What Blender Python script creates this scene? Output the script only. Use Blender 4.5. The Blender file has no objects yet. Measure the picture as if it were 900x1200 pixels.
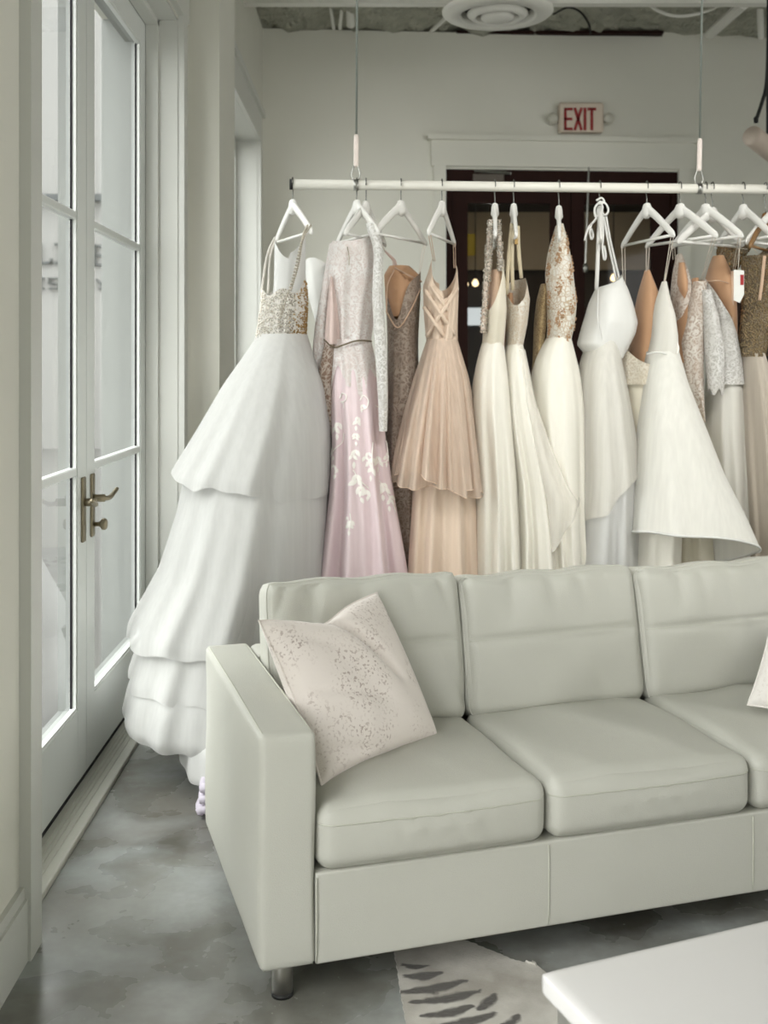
import bpy, bmesh, math, random
import numpy as np
from mathutils import Vector, Matrix

SC = bpy.context.scene
COL = SC.collection
R = math.radians
F, H = 1280.0, 1.49                 # focal length in pixels of a 900 px wide frame, eye height

# ------------------------------------------------------------------ camera, sky, lights, exposure
cam = bpy.data.cameras.new('camera')
cam_o = bpy.data.objects.new('camera', cam)
COL.objects.link(cam_o)
cam_o.location = (0, 0, H)
cam_o.rotation_euler = (R(90), 0, 0)
cam.sensor_fit = 'HORIZONTAL'
cam.sensor_width = 36
cam.lens = 36 * F / 900
cam.shift_x = 15 / 900
cam.shift_y = -172 / 900
cam.clip_start = 0.05
cam.clip_end = 200
cam.dof.use_dof = True
cam.dof.focus_distance = 3.1
cam.dof.aperture_fstop = 5.6
SC.camera = cam_o

SC.view_settings.view_transform = 'Standard'
SC.view_settings.look = 'None'
SC.view_settings.gamma = 1
SC.view_settings.exposure = 0.12

world = bpy.data.worlds.new('overcast_sky')
SC.world = world
world.use_nodes = True
world.node_tree.nodes['Background'].inputs[0].default_value = (0.61, 0.615, 0.605, 1)
world.node_tree.nodes['Background'].inputs[1].default_value = 6.6

def area(name, loc, rot, sx, sy, watts, color):
    l = bpy.data.lights.new(name, 'AREA')
    l.shape = 'RECTANGLE'
    l.size, l.size_y = sx, sy
    l.energy = watts
    l.color = color
    o = bpy.data.objects.new(name, l)
    COL.objects.link(o)
    o.location = loc
    o.rotation_euler = rot
    return o

FILL_COL = (1.0, 1.0, 0.985)
area('front_fill', (1.6, -3.85, 1.7), (R(90), 0, 0), 5.0, 2.8, 12, FILL_COL)  # unseen fill lamp added behind the camera; the front wall has no window
area('right_fill', (5.9, 1.5, 1.9), (0, R(90), 0), 3.0, 6.0, 105, FILL_COL)  # unseen fill lamp added in front of the solid right wall
def fill_spot(x, y, tx, ty, tz, watts):  # unseen spots added to brighten the gowns and the back wall
    l = bpy.data.lights.new('fill_spot_light', 'SPOT')
    l.energy, l.spot_size, l.spot_blend, l.shadow_soft_size = watts, R(44), 0.7, 0.35
    l.color = (1, 0.985, 0.95)
    o = bpy.data.objects.new('fill_spot_light', l)
    COL.objects.link(o)
    o.location = (x, y, 3.75)
    o.rotation_euler = (Vector((tx, ty, tz)) - Vector(o.location)).to_track_quat('-Z', 'Y').to_euler()
for x_, tx_, w_ in ((0.9, 0.45, 75), (1.2, 0.7, 150), (2.1, 1.4, 165)):
    fill_spot(x_, 0.9, tx_, 4.1, 1.75, w_)
fill_spot(2.0, 5.2, 1.0, 8.8, 2.9, 48)
fill_spot(0.3, 5.2, -0.2, 8.8, 2.7, 42)
sun = bpy.data.lights.new('hazy_sun', 'SUN')
sun.energy = 2.4
sun.angle = R(50)
sun_o = bpy.data.objects.new('hazy_sun', sun)
COL.objects.link(sun_o)
sun_o.rotation_euler = (R(36), 0, R(-60))

# ------------------------------------------------------------------ helpers
def C(r, g, b):
    f = lambda c: (c / 255 / 12.92) if c / 255 <= 0.04045 else ((c / 255 + 0.055) / 1.055) ** 2.4
    return (f(r), f(g), f(b), 1)

def P(px, py, D):
    return np.array([(px - 435) * D / F, D, H - (py - 428) * D / F])

def rd(px):                                   # depth of the clothes rail where it crosses column px
    return (4.15 + 0.0195) / (1 - 0.065 * (px - 435) / F)

class N:
    """small node-graph writer"""
    def __init__(self, name):
        self.m = bpy.data.materials.new(name)
        self.m.use_nodes = True
        self.t = self.m.node_tree
        self.t.nodes.clear()
        self.out = self.t.nodes.new('ShaderNodeOutputMaterial')
        self.co = self.n('ShaderNodeTexCoord').outputs['Object']
    def n(self, typ, ins=None, **props):
        nd = self.t.nodes.new(typ)
        for k, v in props.items():
            setattr(nd, k, v)
        for k, v in (ins or {}).items():
            self.set(nd.inputs[k], v)
        return nd
    def set(self, sock, v):
        if isinstance(v, bpy.types.NodeSocket):
            self.t.links.new(v, sock)
        else:
            sock.default_value = v
    def scale(self, s):
        return self.n('ShaderNodeMapping', {'Vector': self.co, 'Scale': s}).outputs[0]
    def noise(self, scale, detail=4, vec=None, dist=0.0):
        return self.n('ShaderNodeTexNoise', {'Vector': vec or self.co, 'Scale': scale, 'Detail': detail, 'Distortion': dist}).outputs[0]
    def ramp(self, fac, stops):
        nd = self.n('ShaderNodeValToRGB', {'Fac': fac})
        e = nd.color_ramp.elements
        while len(e) < len(stops):
            e.new(0.5)
        for el, (p, c) in zip(e, stops):
            el.position = p
            el.color = c if len(c) == 4 else (*c, 1)
        return nd.outputs[0]
    def mix(self, fac, a, b, mode='MIX'):
        nd = self.n('ShaderNodeMix', data_type='RGBA', blend_type=mode)
        self.set(nd.inputs[0], fac); self.set(nd.inputs[6], a); self.set(nd.inputs[7], b)
        return nd.outputs[2]
    def math(self, op, a, b=0.0):
        nd = self.n('ShaderNodeMath', operation=op)
        self.set(nd.inputs[0], a); self.set(nd.inputs[1], b)
        return nd.outputs[0]
    def bump(self, h, strength=0.3, dist=0.005):
        return self.n('ShaderNodeBump', {'Height': h, 'Strength': strength, 'Distance': dist}).outputs[0]
    def bsdf(self, color, rough=0.5, **kw):
        ins = {'Base Color': color, 'Roughness': rough}
        ins.update({k.replace('_', ' '): v for k, v in kw.items()})
        return self.n('ShaderNodeBsdfPrincipled', ins).outputs[0]
    def mixs(self, fac, a, b):
        nd = self.n('ShaderNodeMixShader')
        self.set(nd.inputs[0], fac); self.set(nd.inputs[1], a); self.set(nd.inputs[2], b)
        return nd.outputs[0]
    def done(self, sh):
        self.t.links.new(sh, self.out.inputs[0])
        return self.m

def dk(c, k):
    return (c[0] * k, c[1] * k, c[2] * k, 1)

def plain(name, c, rough=0.5, var=0.06, nscale=8, bump=0.0, bscale=60, **kw):
    g = N(name)
    col = g.mix(g.noise(nscale), dk(c, 1 - var), dk(c, 1 + var))
    if bump:
        kw['Normal'] = g.bump(g.noise(bscale), bump, 0.004)
    return g.done(g.bsdf(col, rough, **kw))

def fabric(name, c, rough=0.75, transl=0.25, alpha=1.0, streak=0.05, weave=0.15, c2=None, sheen=0.2):
    """cloth: vertical streaks of the weave, fine relief, some light coming through, optional sheerness"""
    g = N(name)
    st = g.noise(3, 2, g.scale((22, 22, 0.8)))
    col = g.mix(st, dk(c, 1 - streak), dk(c2 or c, 1 + streak))
    nrm = g.bump(g.noise(420, 2), weave, 0.002)
    a = g.bsdf(col, rough, Normal=nrm, Sheen_Weight=sheen, Specular_IOR_Level=0.25)
    tr = g.n('ShaderNodeBsdfTranslucent', {'Color': col}).outputs[0]
    sh = g.mixs(transl, a, tr)
    if alpha < 1:
        fa = g.math('MULTIPLY_ADD', st, 0.1)
        fa.node.inputs[2].default_value = alpha - 0.05
        tp = g.n('ShaderNodeBsdfTransparent').outputs[0]
        sh = g.mixs(fa, tp, sh)
    return g.done(sh)

def lace(name, ground, thread, scale=60, cut=0.5, transl=0.2, metal=0.0):
    """lace: curling threads over a ground cloth"""
    g = N(name)
    wz = g.n('ShaderNodeTexNoise', {'Vector': g.co, 'Scale': scale * 0.5, 'Detail': 2}).outputs[1]
    vec = g.mix(0.035, g.co, wz)
    v = g.n('ShaderNodeTexVoronoi', {'Vector': vec, 'Scale': scale * 1.3}, feature='DISTANCE_TO_EDGE').outputs[0]
    v1 = g.n('ShaderNodeTexVoronoi', {'Vector': vec, 'Scale': scale * 0.55}).outputs[0]
    curl = g.math('PINGPONG', g.math('MULTIPLY', v1, 5.0), 1.0)          # rings inside each motif
    thr = g.math('MAXIMUM', g.ramp(v, [(0.03, (1, 1, 1)), (0.10, (0, 0, 0))]), g.ramp(curl, [(cut, (0, 0, 0)), (min(0.99, cut + 0.25), (1, 1, 1))]))
    cloud = g.ramp(g.noise(scale * 0.2, 2), [(0.35, (0.45, 0.45, 0.45)), (0.6, (1, 1, 1))])
    thr = g.math('MULTIPLY', thr, cloud)
    col = g.mix(thr, ground, thread)
    a = g.bsdf(col, 0.7, Normal=g.bump(thr, 0.6, 0.003), Sheen_Weight=0.15, Specular_IOR_Level=0.3, Metallic=metal)
    tr = g.n('ShaderNodeBsdfTranslucent', {'Color': col}).outputs[0]
    return g.done(g.mixs(transl, a, tr))

def glow(name, c, s):
    g = N(name)
    e = g.n('ShaderNodeEmission', {'Color': g.mix(g.noise(6), dk(c, 0.9), c), 'Strength': s}).outputs[0]
    return g.done(e)

def tag(o, label=None, cat=None, group=None, kind=None):
    for k, v in (('label', label), ('category', cat), ('group', group), ('kind', kind)):
        if v:
            o[k] = v
    return o

def empty(name, loc=(0, 0, 0), rz=0.0, label=None, cat=None, group=None, kind=None, parent=None):
    o = bpy.data.objects.new(name, None)
    COL.objects.link(o)
    o.empty_display_size = 0.1
    if parent:
        o.parent = parent
        o['world'] = [0.0, 0.0, 0.0]
    o.location = loc
    o.rotation_euler = (0, 0, rz)
    return tag(o, label, cat, group, kind)

def origin_of(o):
    v = Vector((0, 0, 0))
    while o:
        v += o.location
        o = o.parent
    return v

def mesh_obj(name, v, f, mat, parent=None, local=False, smooth=True, loc=None, label=None):
    """one mesh object; v in world space unless local (then in the parent's own space)"""
    v = np.asarray(v, dtype=float)
    off = np.zeros(3)
    if not local:
        if parent is not None:
            off = np.array(origin_of(parent))
        if loc is not None:
            off = np.array(loc)
    me = bpy.data.meshes.new(name)
    me.from_pydata((v - off).tolist(), [], f)
    if smooth:
        me.polygons.foreach_set('use_smooth', [True] * len(me.polygons))
    if mat:
        me.materials.append(mat)
    me.update()
    o = bpy.data.objects.new(name, me)
    COL.objects.link(o)
    if parent is not None:
        o.parent = parent
    elif loc is not None:
        o.location = loc
    if label:
        o['label'] = label
    return o

class MB:
    """collects simple solids into one mesh"""
    def __init__(self):
        self.v, self.f = [], []
    def add(self, v, f):
        n = len(self.v)
        self.v += [list(map(float, p)) for p in v]
        self.f += [[i + n for i in q] for q in f]
        return self
    def box(self, x0, x1, y0, y1, z0, z1):
        v = [(x, y, z) for x in (x0, x1) for y in (y0, y1) for z in (z0, z1)]
        return self.add(v, [(0, 1, 3, 2), (4, 6, 7, 5), (0, 4, 5, 1), (2, 3, 7, 6), (0, 2, 6, 4), (1, 5, 7, 3)])
    def rbox(self, x0, x1, y0, y1, z0, z1, r=0.01, seg=2):
        bm = bmesh.new()
        bmesh.ops.create_cube(bm, size=1)
        for vv in bm.verts:
            vv.co = Vector(((x0 + x1) / 2 + vv.co.x * (x1 - x0), (y0 + y1) / 2 + vv.co.y * (y1 - y0), (z0 + z1) / 2 + vv.co.z * (z1 - z0)))
        bmesh.ops.bevel(bm, geom=bm.edges[:], offset=r, segments=seg, affect='EDGES', profile=0.5)
        bm.verts.index_update()
        self.add([vv.co for vv in bm.verts], [[q.index for q in ff.verts] for ff in bm.faces])
        bm.free()
        return self
    def tube(self, pts, r, seg=8, closed=False, cap=True):
        pts = [np.array(p, float) for p in pts]
        n = len(pts)
        rr = r if hasattr(r, '__len__') else [r] * n
        tang = []
        for i in range(n):
            a = pts[(i - 1) % n] if (closed or i > 0) else pts[i]
            b = pts[(i + 1) % n] if (closed or i < n - 1) else pts[i]
            t = b - a
            tang.append(t / (np.linalg.norm(t) + 1e-12))
        u = np.cross(tang[0], (0, 0, 1))
        if np.linalg.norm(u) < 1e-3:
            u = np.cross(tang[0], (0, 1, 0))
        u /= np.linalg.norm(u)
        v, f = [], []
        for i in range(n):
            u = u - tang[i] * np.dot(u, tang[i])
            u /= np.linalg.norm(u) + 1e-12
            w = np.cross(tang[i], u)
            for k in range(seg):
                a = 2 * math.pi * k / seg
                v.append(pts[i] + rr[i] * (math.cos(a) * u + math.sin(a) * w))
        m = n if closed else n - 1
        for i in range(m):
            for k in range(seg):
                a, b = i * seg + k, i * seg + (k + 1) % seg
                j = ((i + 1) % n) * seg
                f.append((a, b, j + (k + 1) % seg, j + k))
        if cap and not closed:
            f.append(list(range(seg))[::-1])
            f.append([(n - 1) * seg + k for k in range(seg)])
        return self.add(v, f)
    def lathe(self, prof, c, axis='z', seg=24):
        """prof: (radius, height) pairs"""
        v, f = [], []
        for r, h in prof:
            for k in range(seg):
                a = 2 * math.pi * k / seg
                x, y = r * math.cos(a), r * math.sin(a)
                p = {'z': (x, y, h), 'y': (x, h, y), 'x': (h, x, y)}[axis]
                v.append((c[0] + p[0], c[1] + p[1], c[2] + p[2]))
        for i in range(len(prof) - 1):
            for k in range(seg):
                a, b = i * seg + k, i * seg + (k + 1) % seg
                f.append((a, b, b + seg, a + seg))
        return self.add(v, f)
    def prism(self, poly, y0, y1):
        """polygon in x,z pushed through y"""
        n = len(poly)
        v = [(x, y0, z) for x, z in poly] + [(x, y1, z) for x, z in poly]
        f = [list(range(n)), list(range(n, 2 * n))[::-1]] + [(i, i + n, (i + 1) % n + n, (i + 1) % n) for i in range(n)]
        return self.add(v, f)
    def obj(self, name, mat, parent=None, local=False, smooth=False, loc=None, label=None):
        return mesh_obj(name, self.v, self.f, mat, parent, local, smooth, loc, label)

def smooth_obj(o, angle=40):
    for p in o.data.polygons:
        p.use_smooth = True
    try:
        o.data.set_sharp_from_angle(angle=R(angle))
    except Exception:
        pass
    return o

def curve_pts(pts, n=24):
    """Catmull-Rom through the points"""
    pts = [np.array(p, float) for p in pts]
    q = [2 * pts[0] - pts[1]] + pts + [2 * pts[-1] - pts[-2]]
    out = []
    for i in range(1, len(q) - 2):
        m = max(2, n // (len(pts) - 1))
        for k in range(m):
            t = k / m
            out.append(0.5 * (2 * q[i] + (q[i + 1] - q[i - 1]) * t + (2 * q[i - 1] - 5 * q[i] + 4 * q[i + 1] - q[i + 2]) * t * t + (3 * q[i] - q[i - 1] - 3 * q[i + 1] + q[i + 2]) * t ** 3))
    out.append(pts[-1])
    return out

def struct(name, mb, mat, parent=None, loc=None):
    o = mb.obj(name, mat, parent, loc=loc)
    if parent is None:
        o['kind'] = 'structure'
    return o

# ------------------------------------------------------------------ materials of the room
def make_wall(name, c):
    g = N(name)
    col = g.mix(g.noise(3, 5), dk(c, 0.97), dk(c, 1.03))
    return g.done(g.bsdf(col, 0.75, Normal=g.bump(g.noise(140, 3), 0.12, 0.002), Specular_IOR_Level=0.3))

M_wall = make_wall('painted_plaster', C(224, 223, 213))
M_trim = plain('white_gloss_trim', C(208, 209, 203), 0.38, 0.02)
M_door = plain('white_painted_door', C(226, 229, 226), 0.35, 0.02)
M_outer_dim = plain('darkened_outer_white', C(130, 133, 130), 0.5, 0.03)  # door white darkened in colour so outdoor faces do not burn out
M_gap = plain('black_weatherstrip', C(22, 18, 24), 0.8, 0.1)
M_sill = plain('aluminium_threshold', C(196, 196, 186), 0.45, 0.06, 14, 0.05, 40)
M_bronze = plain('aged_nickel', C(150, 140, 118), 0.35, 0.12, 30, Metallic=0.85)
M_white_metal = plain('white_enamel', C(228, 227, 220), 0.35, 0.03)
M_steel = plain('brushed_steel', C(165, 165, 160), 0.3, 0.08, 60, Metallic=1.0)
M_black = plain('black_rubber', C(18, 18, 18), 0.6, 0.1)
M_mahog = plain('dark_mahogany', C(40, 19, 14), 0.65, 0.2, 12, Specular_IOR_Level=0.15)
M_pavement = plain('pale_pavement', C(84, 84, 82), 0.9, 0.03, 2)
M_facade = plain('white_stucco_facade', C(130, 130, 128), 0.9, 0.03, 2)
M_sign = plain('grey_sign_letter', C(56, 61, 63), 0.6, 0.05)

def make_floor():
    g = N('polished_concrete')
    big = g.noise(1.3, 5, None, 0.3)
    mid = g.noise(3.2, 5, None, 0.2)
    fine = g.noise(38, 5)
    c = g.ramp(big, [(0.28, C(74, 71, 62)), (0.45, C(104, 103, 95)), (0.6, C(136, 137, 130)), (0.75, C(94, 91, 82))])
    bloom = g.ramp(mid, [(0.42, (0, 0, 0)), (0.78, (1, 1, 1))])
    c = g.mix(g.math('MULTIPLY', bloom, 0.75), c, C(196, 201, 200))
    rust = g.ramp(g.noise(2.2, 6, g.scale((1, 1, 1.7))), [(0.48, (0, 0, 0)), (0.80, (1, 1, 1))])
    c = g.mix(g.math('MULTIPLY', rust, 0.55), c, C(96, 80, 58))
    pale = g.ramp(g.noise(1.9, 9, g.scale((1.0, 1.6, 1.0)), 0.25), [(0.56, (0, 0, 0)), (0.70, (1, 1, 1))])
    c = g.mix(g.math('MULTIPLY', pale, 0.5), c, C(176, 184, 184))
    c = g.mix(g.math('MULTIPLY', fine, 0.4), c, dk(C(100, 98, 90), 0.7))
    fleck = g.ramp(g.noise(60, 2), [(0.70, (0, 0, 0)), (0.74, (1, 1, 1))])
    c = g.mix(g.math('MULTIPLY', fleck, 0.35), c, C(180, 180, 172))
    rough = g.ramp(mid, [(0.3, (0.2, 0.2, 0.2)), (0.7, (0.36, 0.36, 0.36))])
    return g.done(g.bsdf(c, rough, Normal=g.bump(g.noise(5, 3), 0.05, 0.01), Specular_IOR_Level=0.55))
M_floor = make_floor()

def make_foam():
    g = N('sprayed_ceiling_foam')
    a = g.noise(9, 6)
    b = g.noise(30, 4)
    col = g.mix(a, C(150, 150, 136), C(205, 205, 190))
    return g.done(g.bsdf(col, 0.95, Normal=g.bump(g.math('ADD', a, g.math('MULTIPLY', b, 0.5)), 1.0, 0.08)))
M_foam = make_foam()

def make_glass():
    g = N('window_glass')
    fr = g.n('ShaderNodeFresnel', {'IOR': 1.35}).outputs[0]
    tp = g.n('ShaderNodeBsdfTransparent', {'Color': g.mix(g.noise(2), (0.97, 0.98, 0.975, 1), (0.99, 0.995, 0.99, 1))}).outputs[0]
    gl = g.n('ShaderNodeBsdfGlossy', {'Color': (1, 1, 1, 1), 'Roughness': 0.02}).outputs[0]
    bf = g.n('ShaderNodeNewGeometry').outputs['Backfacing']
    fr = g.math('MULTIPLY', fr, g.math('SUBTRACT', 1.0, bf))
    return g.done(g.mixs(fr, tp, gl))
M_glass = make_glass()

# ------------------------------------------------------------------ room shell
WX = -0.88                     # inner face of the left wall
XO = -1.22                     # its outer face
CZ = 4.22                      # ceiling height
def back_y(x):
    return 8.85 + 0.07 * (x + 0.87)

struct('floor', MB().box(XO + 0.02, 6.0, -4.0, 9.4, -0.1, 0.0), M_floor)
struct('ground', MB().box(-30, XO + 0.02, -8, 45, -0.14, -0.04), M_pavement)

D0, D1 = 2.82, 4.97            # doorway along the left wall
DT = 3.06                      # doorway head
W0, W1, WT = 5.95, 8.42, 3.22  # window beyond the column
wl = MB()
wl.box(XO, WX, 1.9, D0, 0, CZ)
wl.box(XO, WX, D0, D1, DT, CZ)
wl.box(XO, WX, D1, W0, 0, CZ)
wl.box(XO, WX, W0, W1, WT, CZ)
wl.box(XO, WX, W0, W1, 0, 0.25)
wl.box(XO, WX, W1, 9.3, 0, CZ)
wl.box(XO, WX, -3.4, 1.9, 3.3, CZ)
wl.box(XO, WX, -3.4, 1.9, 0, 0.1)
wl.box(XO, WX, -4.0, -3.4, 0, CZ)
struct('wall_left', wl, M_wall)
struct('wall_column', MB().box(WX - 0.05, -0.716, 5.15, 5.73, 0, CZ), M_wall)

# back wall, slightly skewed, with a doorway; stepped top edge
bw = MB()
EX0, EX1, EZ = 0.612, 2.555, 3.10     # doorway in the back wall
def bwbox(x0, x1, z0, z1, d0=0.0, d1=0.2):
    v = [(x, back_y(x) + d, z) for x in (x0, x1) for d in (d0, d1) for z in (z0, z1)]
    bw.add(v, [(0, 1, 3, 2), (4, 6, 7, 5), (0, 4, 5, 1), (2, 3, 7, 6), (0, 2, 6, 4), (1, 5, 7, 3)])
bwbox(-1.3, EX0, 0, 4.22)
bwbox(EX0, EX1, EZ, 4.22)
bwbox(EX1, 6.1, 0, 4.22)
bwbox(2.42, 6.1, 4.22, 4.26, 0.0, 0.2)
bwbox(-1.3, 6.1, 4.22, 4.6, 0.16, 0.2)
struct('wall_back', bw, M_wall)
struct('wall_right', MB().box(6.0, 6.2, -4.0, 9.5, 0, 4.5), M_wall)
fw = MB()
fw.box(-1.2, 6.2, -4.2, -4.0, 0, 4.5)
struct('wall_front', fw, M_wall)

ceil = empty('ceiling', (2.5, 2.5, 4.45), kind='structure')
rng = np.random.default_rng(3)
nx, ny = 70, 130
gx, gy = np.meshgrid(np.linspace(-1.2, 6.1, nx), np.linspace(-4.0, 9.5, ny))
gz = 4.245 + 0.03 * rng.standard_normal(gx.shape)
gv = np.stack([gx, gy, gz], -1).reshape(-1, 3)
gf = [(j * nx + i, (j + 1) * nx + i, (j + 1) * nx + i + 1, j * nx + i + 1) for j in range(ny - 1) for i in range(nx - 1)]
gv2 = gv.copy(); gv2[:, 2] = 4.62
mesh_obj('foam_deck', np.vstack([gv, [(-1.2, -4, 4.62), (6.1, -4, 4.62), (6.1, 9.5, 4.62), (-1.2, 9.5, 4.62)]]), gf + [(len(gv), len(gv) + 1, len(gv) + 2, len(gv) + 3)], M_foam, ceil)

def joist(y, z):
    m = MB()
    m.box(-1.2, 6.0, y - 0.04, y + 0.04, z, z + 0.05)
    return m.obj('joist', M_white_metal, ceil)
Yj = 7.55
joist(Yj, P(0, 6, Yj)[2])
def strut(a, b, r=0.022, m=None):
    return MB().tube([a, b], r, 8).obj('strut', m or M_white_metal, ceil)
strut(P(832, 40, 8.4), P(872, 4, 7.6), 0.04)
strut(P(892, 44, 8.6), P(889, -30, 8.2), 0.025)
strut(P(391, 34, 8.7), P(383, -20, 8.4), 0.014)
strut(P(398, 34, 8.7), P(404, -20, 8.4), 0.014)
strut(P(411, 30, 8.7), P(409, -25, 8.3), 0.035)
strut(P(506, 36, 8.7), P(556, -10, 8.1), 0.018)
strut(P(640, 8, 8.1), P(650, -25, 7.7), 0.035)
MB().tube(curve_pts([P(748, -6, 7.9), P(770, 12, 7.9), P(795, 19, 7.9), P(825, 14, 7.9), P(852, 2, 7.9)], 20), 0.012, 6).obj('loose_wire', M_white_metal, ceil)
MB().tube(curve_pts([P(648, 17, 8.3), P(665, 9, 8.3), P(680, 14, 8.3), P(690, 28, 8.4), P(692, 40, 8.5)], 20), 0.008, 6).obj('loose_wire', M_black, ceil)
MB().box(0.7, 2.40, back_y(1.4) - 0.05, back_y(1.4) + 0.02, 4.212, 4.235).obj('ledger_strip', M_mahog, ceil)

# trims of the left wall
def casing(y0, y1, z0, z1, d=0.03, name='trim_1'):
    return struct(name, MB().box(WX - 0.01, WX + d, y0, y1, z0, z1), M_trim)
casing(D0 - 0.09, D0, 0, DT + 0.02, name='trim_1')
casing(D1, D1 + 0.09, 0, DT + 0.02, name='trim_2')
casing(D0 - 0.12, D1 + 0.14, DT + 0.02, DT + 0.22, 0.03, 'trim_3')
casing(D0 - 0.14, D1 + 0.18, DT + 0.22, DT + 0.27, 0.06, 'trim_4')
casing(W0, W1 + 0.09, WT, WT + 0.20, 0.03, 'trim_5')
casing(W0, W1 + 0.13, WT + 0.20, WT + 0.24, 0.055, 'trim_6')
casing(W1, W1 + 0.09, 0, WT, 0.03, 'trim_7')
b = MB().box(WX, WX + 0.022, 1.9, D0 - 0.09, 0, 0.155); b.box(WX, WX + 0.014, 1.9, D0 - 0.09, 0.155, 0.185)
struct('baseboard_left', b, M_trim)
# stepped reveals of the doorway
b = MB()
b.box(-1.02, WX, D1 - 0.006, D1 + 0.001, 0, DT); b.box(-1.02, -0.965, D1 - 0.03, D1 - 0.006, 0, DT)
b.box(-1.02, WX, D0, D0 + 0.006, 0, DT); b.box(-1.02, WX, D0, D1, DT - 0.004, DT + 0.004); b.box(-1.02, -0.965, D0, D1, DT - 0.03, DT - 0.004)
struct('trim_8', b, M_trim)
# exterior jambs, colour darkened against the strong sky
b = MB()
b.box(XO - 0.004, -1.025, D1 - 0.012, D1 + 0.001, 0, DT)
b.box(XO - 0.004, -1.025, D0 - 0.001, D0 + 0.012, 0, DT)
struct('trim_9', b, M_outer_dim)

# threshold with grooves
th = empty('trim_10', (-0.98, 3.9, 0), kind='structure')
MB().rbox(-1.12, -0.915, D0 - 0.0, D1, -0.02, 0.018, 0.006).obj('sill_plate', M_sill, th)
for x in (-1.005, -0.99, -0.975, -0.955):
    MB().rbox(x, x + 0.006, D0 + 0.01, D1 - 0.01, 0.016, 0.0215, 0.001).obj('sill_ridge', M_sill, th)
MB().box(-1.068, -1.024, D0 + 0.012, D1 - 0.012, 0.016, 0.036).obj('door_sweep', M_gap, th)

# ------------------------------------------------------------------ glazed double door on the left
door = empty('door_1', (-1.04, 3.9, 0), kind='structure')
def leaf(y0, y1, hinge_right):
    lf = MB()
    ys0, ys1 = (y0 + 0.10, y1 - 0.112) if not hinge_right else (y0 + 0.112, y1 - 0.10)
    zb, zt, z0, z1 = 0.285, 2.925, 0.036, 3.03
    xo, xi = -1.052, -1.022
    e = 0.0005
    lf.box(xo, xi, y0, ys0, z0, z1); lf.box(xo, xi, ys1, y1, z0, z1)
    lf.box(xo + e, xi - e, ys0, ys1, z0, zb); lf.box(xo + e, xi - e, ys0, ys1, zt, z1)
    o = lf.obj('door_leaf', M_door, door)
    oc = MB()
    oc.box(-1.092, xo, y0 + 0.002, ys0, z0, z1); oc.box(-1.092, xo, ys1, y1 - 0.002, z0, z1); oc.box(-1.091, xo, ys0, ys1, z0, zb); oc.box(-1.091, xo, ys0, ys1, zt, z1)
    mesh_obj('outer_half_darkened', np.array(oc.v) - np.array((-1.04, 3.9, 0)), oc.f, M_outer_dim, o, local=True, smooth=False)  # outer half of the white leaf, split off for the darkened colour
    bd = MB()
    for (a, c_) in ((ys0, ys0 + 0.012), (ys1 - 0.012, ys1)):
        bd.box(-1.043, -1.026, a, c_, zb, zt)
    for (a, c_) in ((zb, zb + 0.012), (zt - 0.012, zt)):
        bd.box(-1.043, -1.026, ys0 + 0.012, ys1 - 0.012, a, c_)
    bd.obj('glazing_bead', M_door, o, local=False) if False else mesh_obj('glazing_bead', np.array(bd.v) - np.array((-1.04, 3.9, 0)), bd.f, M_door, o, local=True, smooth=False)
    def sub(name, mb, mat, smooth=False):
        return mesh_obj(name, np.array(mb.v) - np.array((-1.04, 3.9, 0)), mb.f, mat, o, local=True, smooth=smooth)
    sub('glazing_gasket', MB().box(-1.046, -1.0385, ys1 - 0.0165, ys1 - 0.012, zb + 0.012, zt - 0.012).box(-1.046, -1.0385, ys0 + 0.012, ys0 + 0.0165, zb + 0.012, zt - 0.012), M_gap)
    zs = [zb, 1.118, 2.012, zt]
    for k in range(3):
        sub('glass_pane', MB().box(-1.049, -1.043, ys0 + 0.004, ys1 - 0.004, zs[k] + 0.002, zs[k + 1] - 0.002), M_glass)
    for z in zs[1:3]:
        sub('muntin', MB().rbox(-1.055, -1.026, ys0, ys1, z - 0.015, z + 0.015, 0.004, 1), M_door)
    hy = (y1 - 0.056) if not hinge_right else (y0 + 0.066)
    sub('escutcheon_plate', MB().rbox(-1.022, -1.012, hy - 0.02, hy + 0.02, 0.865, 1.095, 0.004), M_bronze)
    sg = -1 if not hinge_right else 1
    zl = 1.005
    lv = MB().tube([(-1.014, hy, zl), (-0.972, hy, zl)], 0.014, 12)
    lv.tube(curve_pts([(-0.978, hy, zl), (-0.966, hy + sg * 0.03, zl - 0.003), (-0.962, hy + sg * 0.07, zl + 0.004), (-0.958, hy + sg * 0.105, zl + 0.016), (-0.956, hy + sg * 0.125, zl + 0.022)], 16), [0.011] + [0.009] * 8 + [0.008] * 7 + [0.004], 8)
    sub('lever_handle', lv, M_bronze, True)
    if hinge_right:
        kb = MB().lathe([(0.0001, 0), (0.009, 0.0), (0.008, 0.018), (0.013, 0.024), (0.021, 0.030), (0.022, 0.040), (0.016, 0.047), (0.0001, 0.049)], (-1.012, hy, 0.91), 'x', 16)
        sub('deadbolt_knob', kb, M_bronze, True)
    return o
leaf(D0 + 0.014, 3.918, False)
leaf(3.922, D1 - 0.026, True)
MB().box(-1.07, -1.03, D1 - 0.026, D1 - 0.012, 0.03, 3.035).box(-1.07, -1.03, D0, D1, 3.03, DT - 0.004).obj('weatherstrip', M_gap, door)

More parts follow.
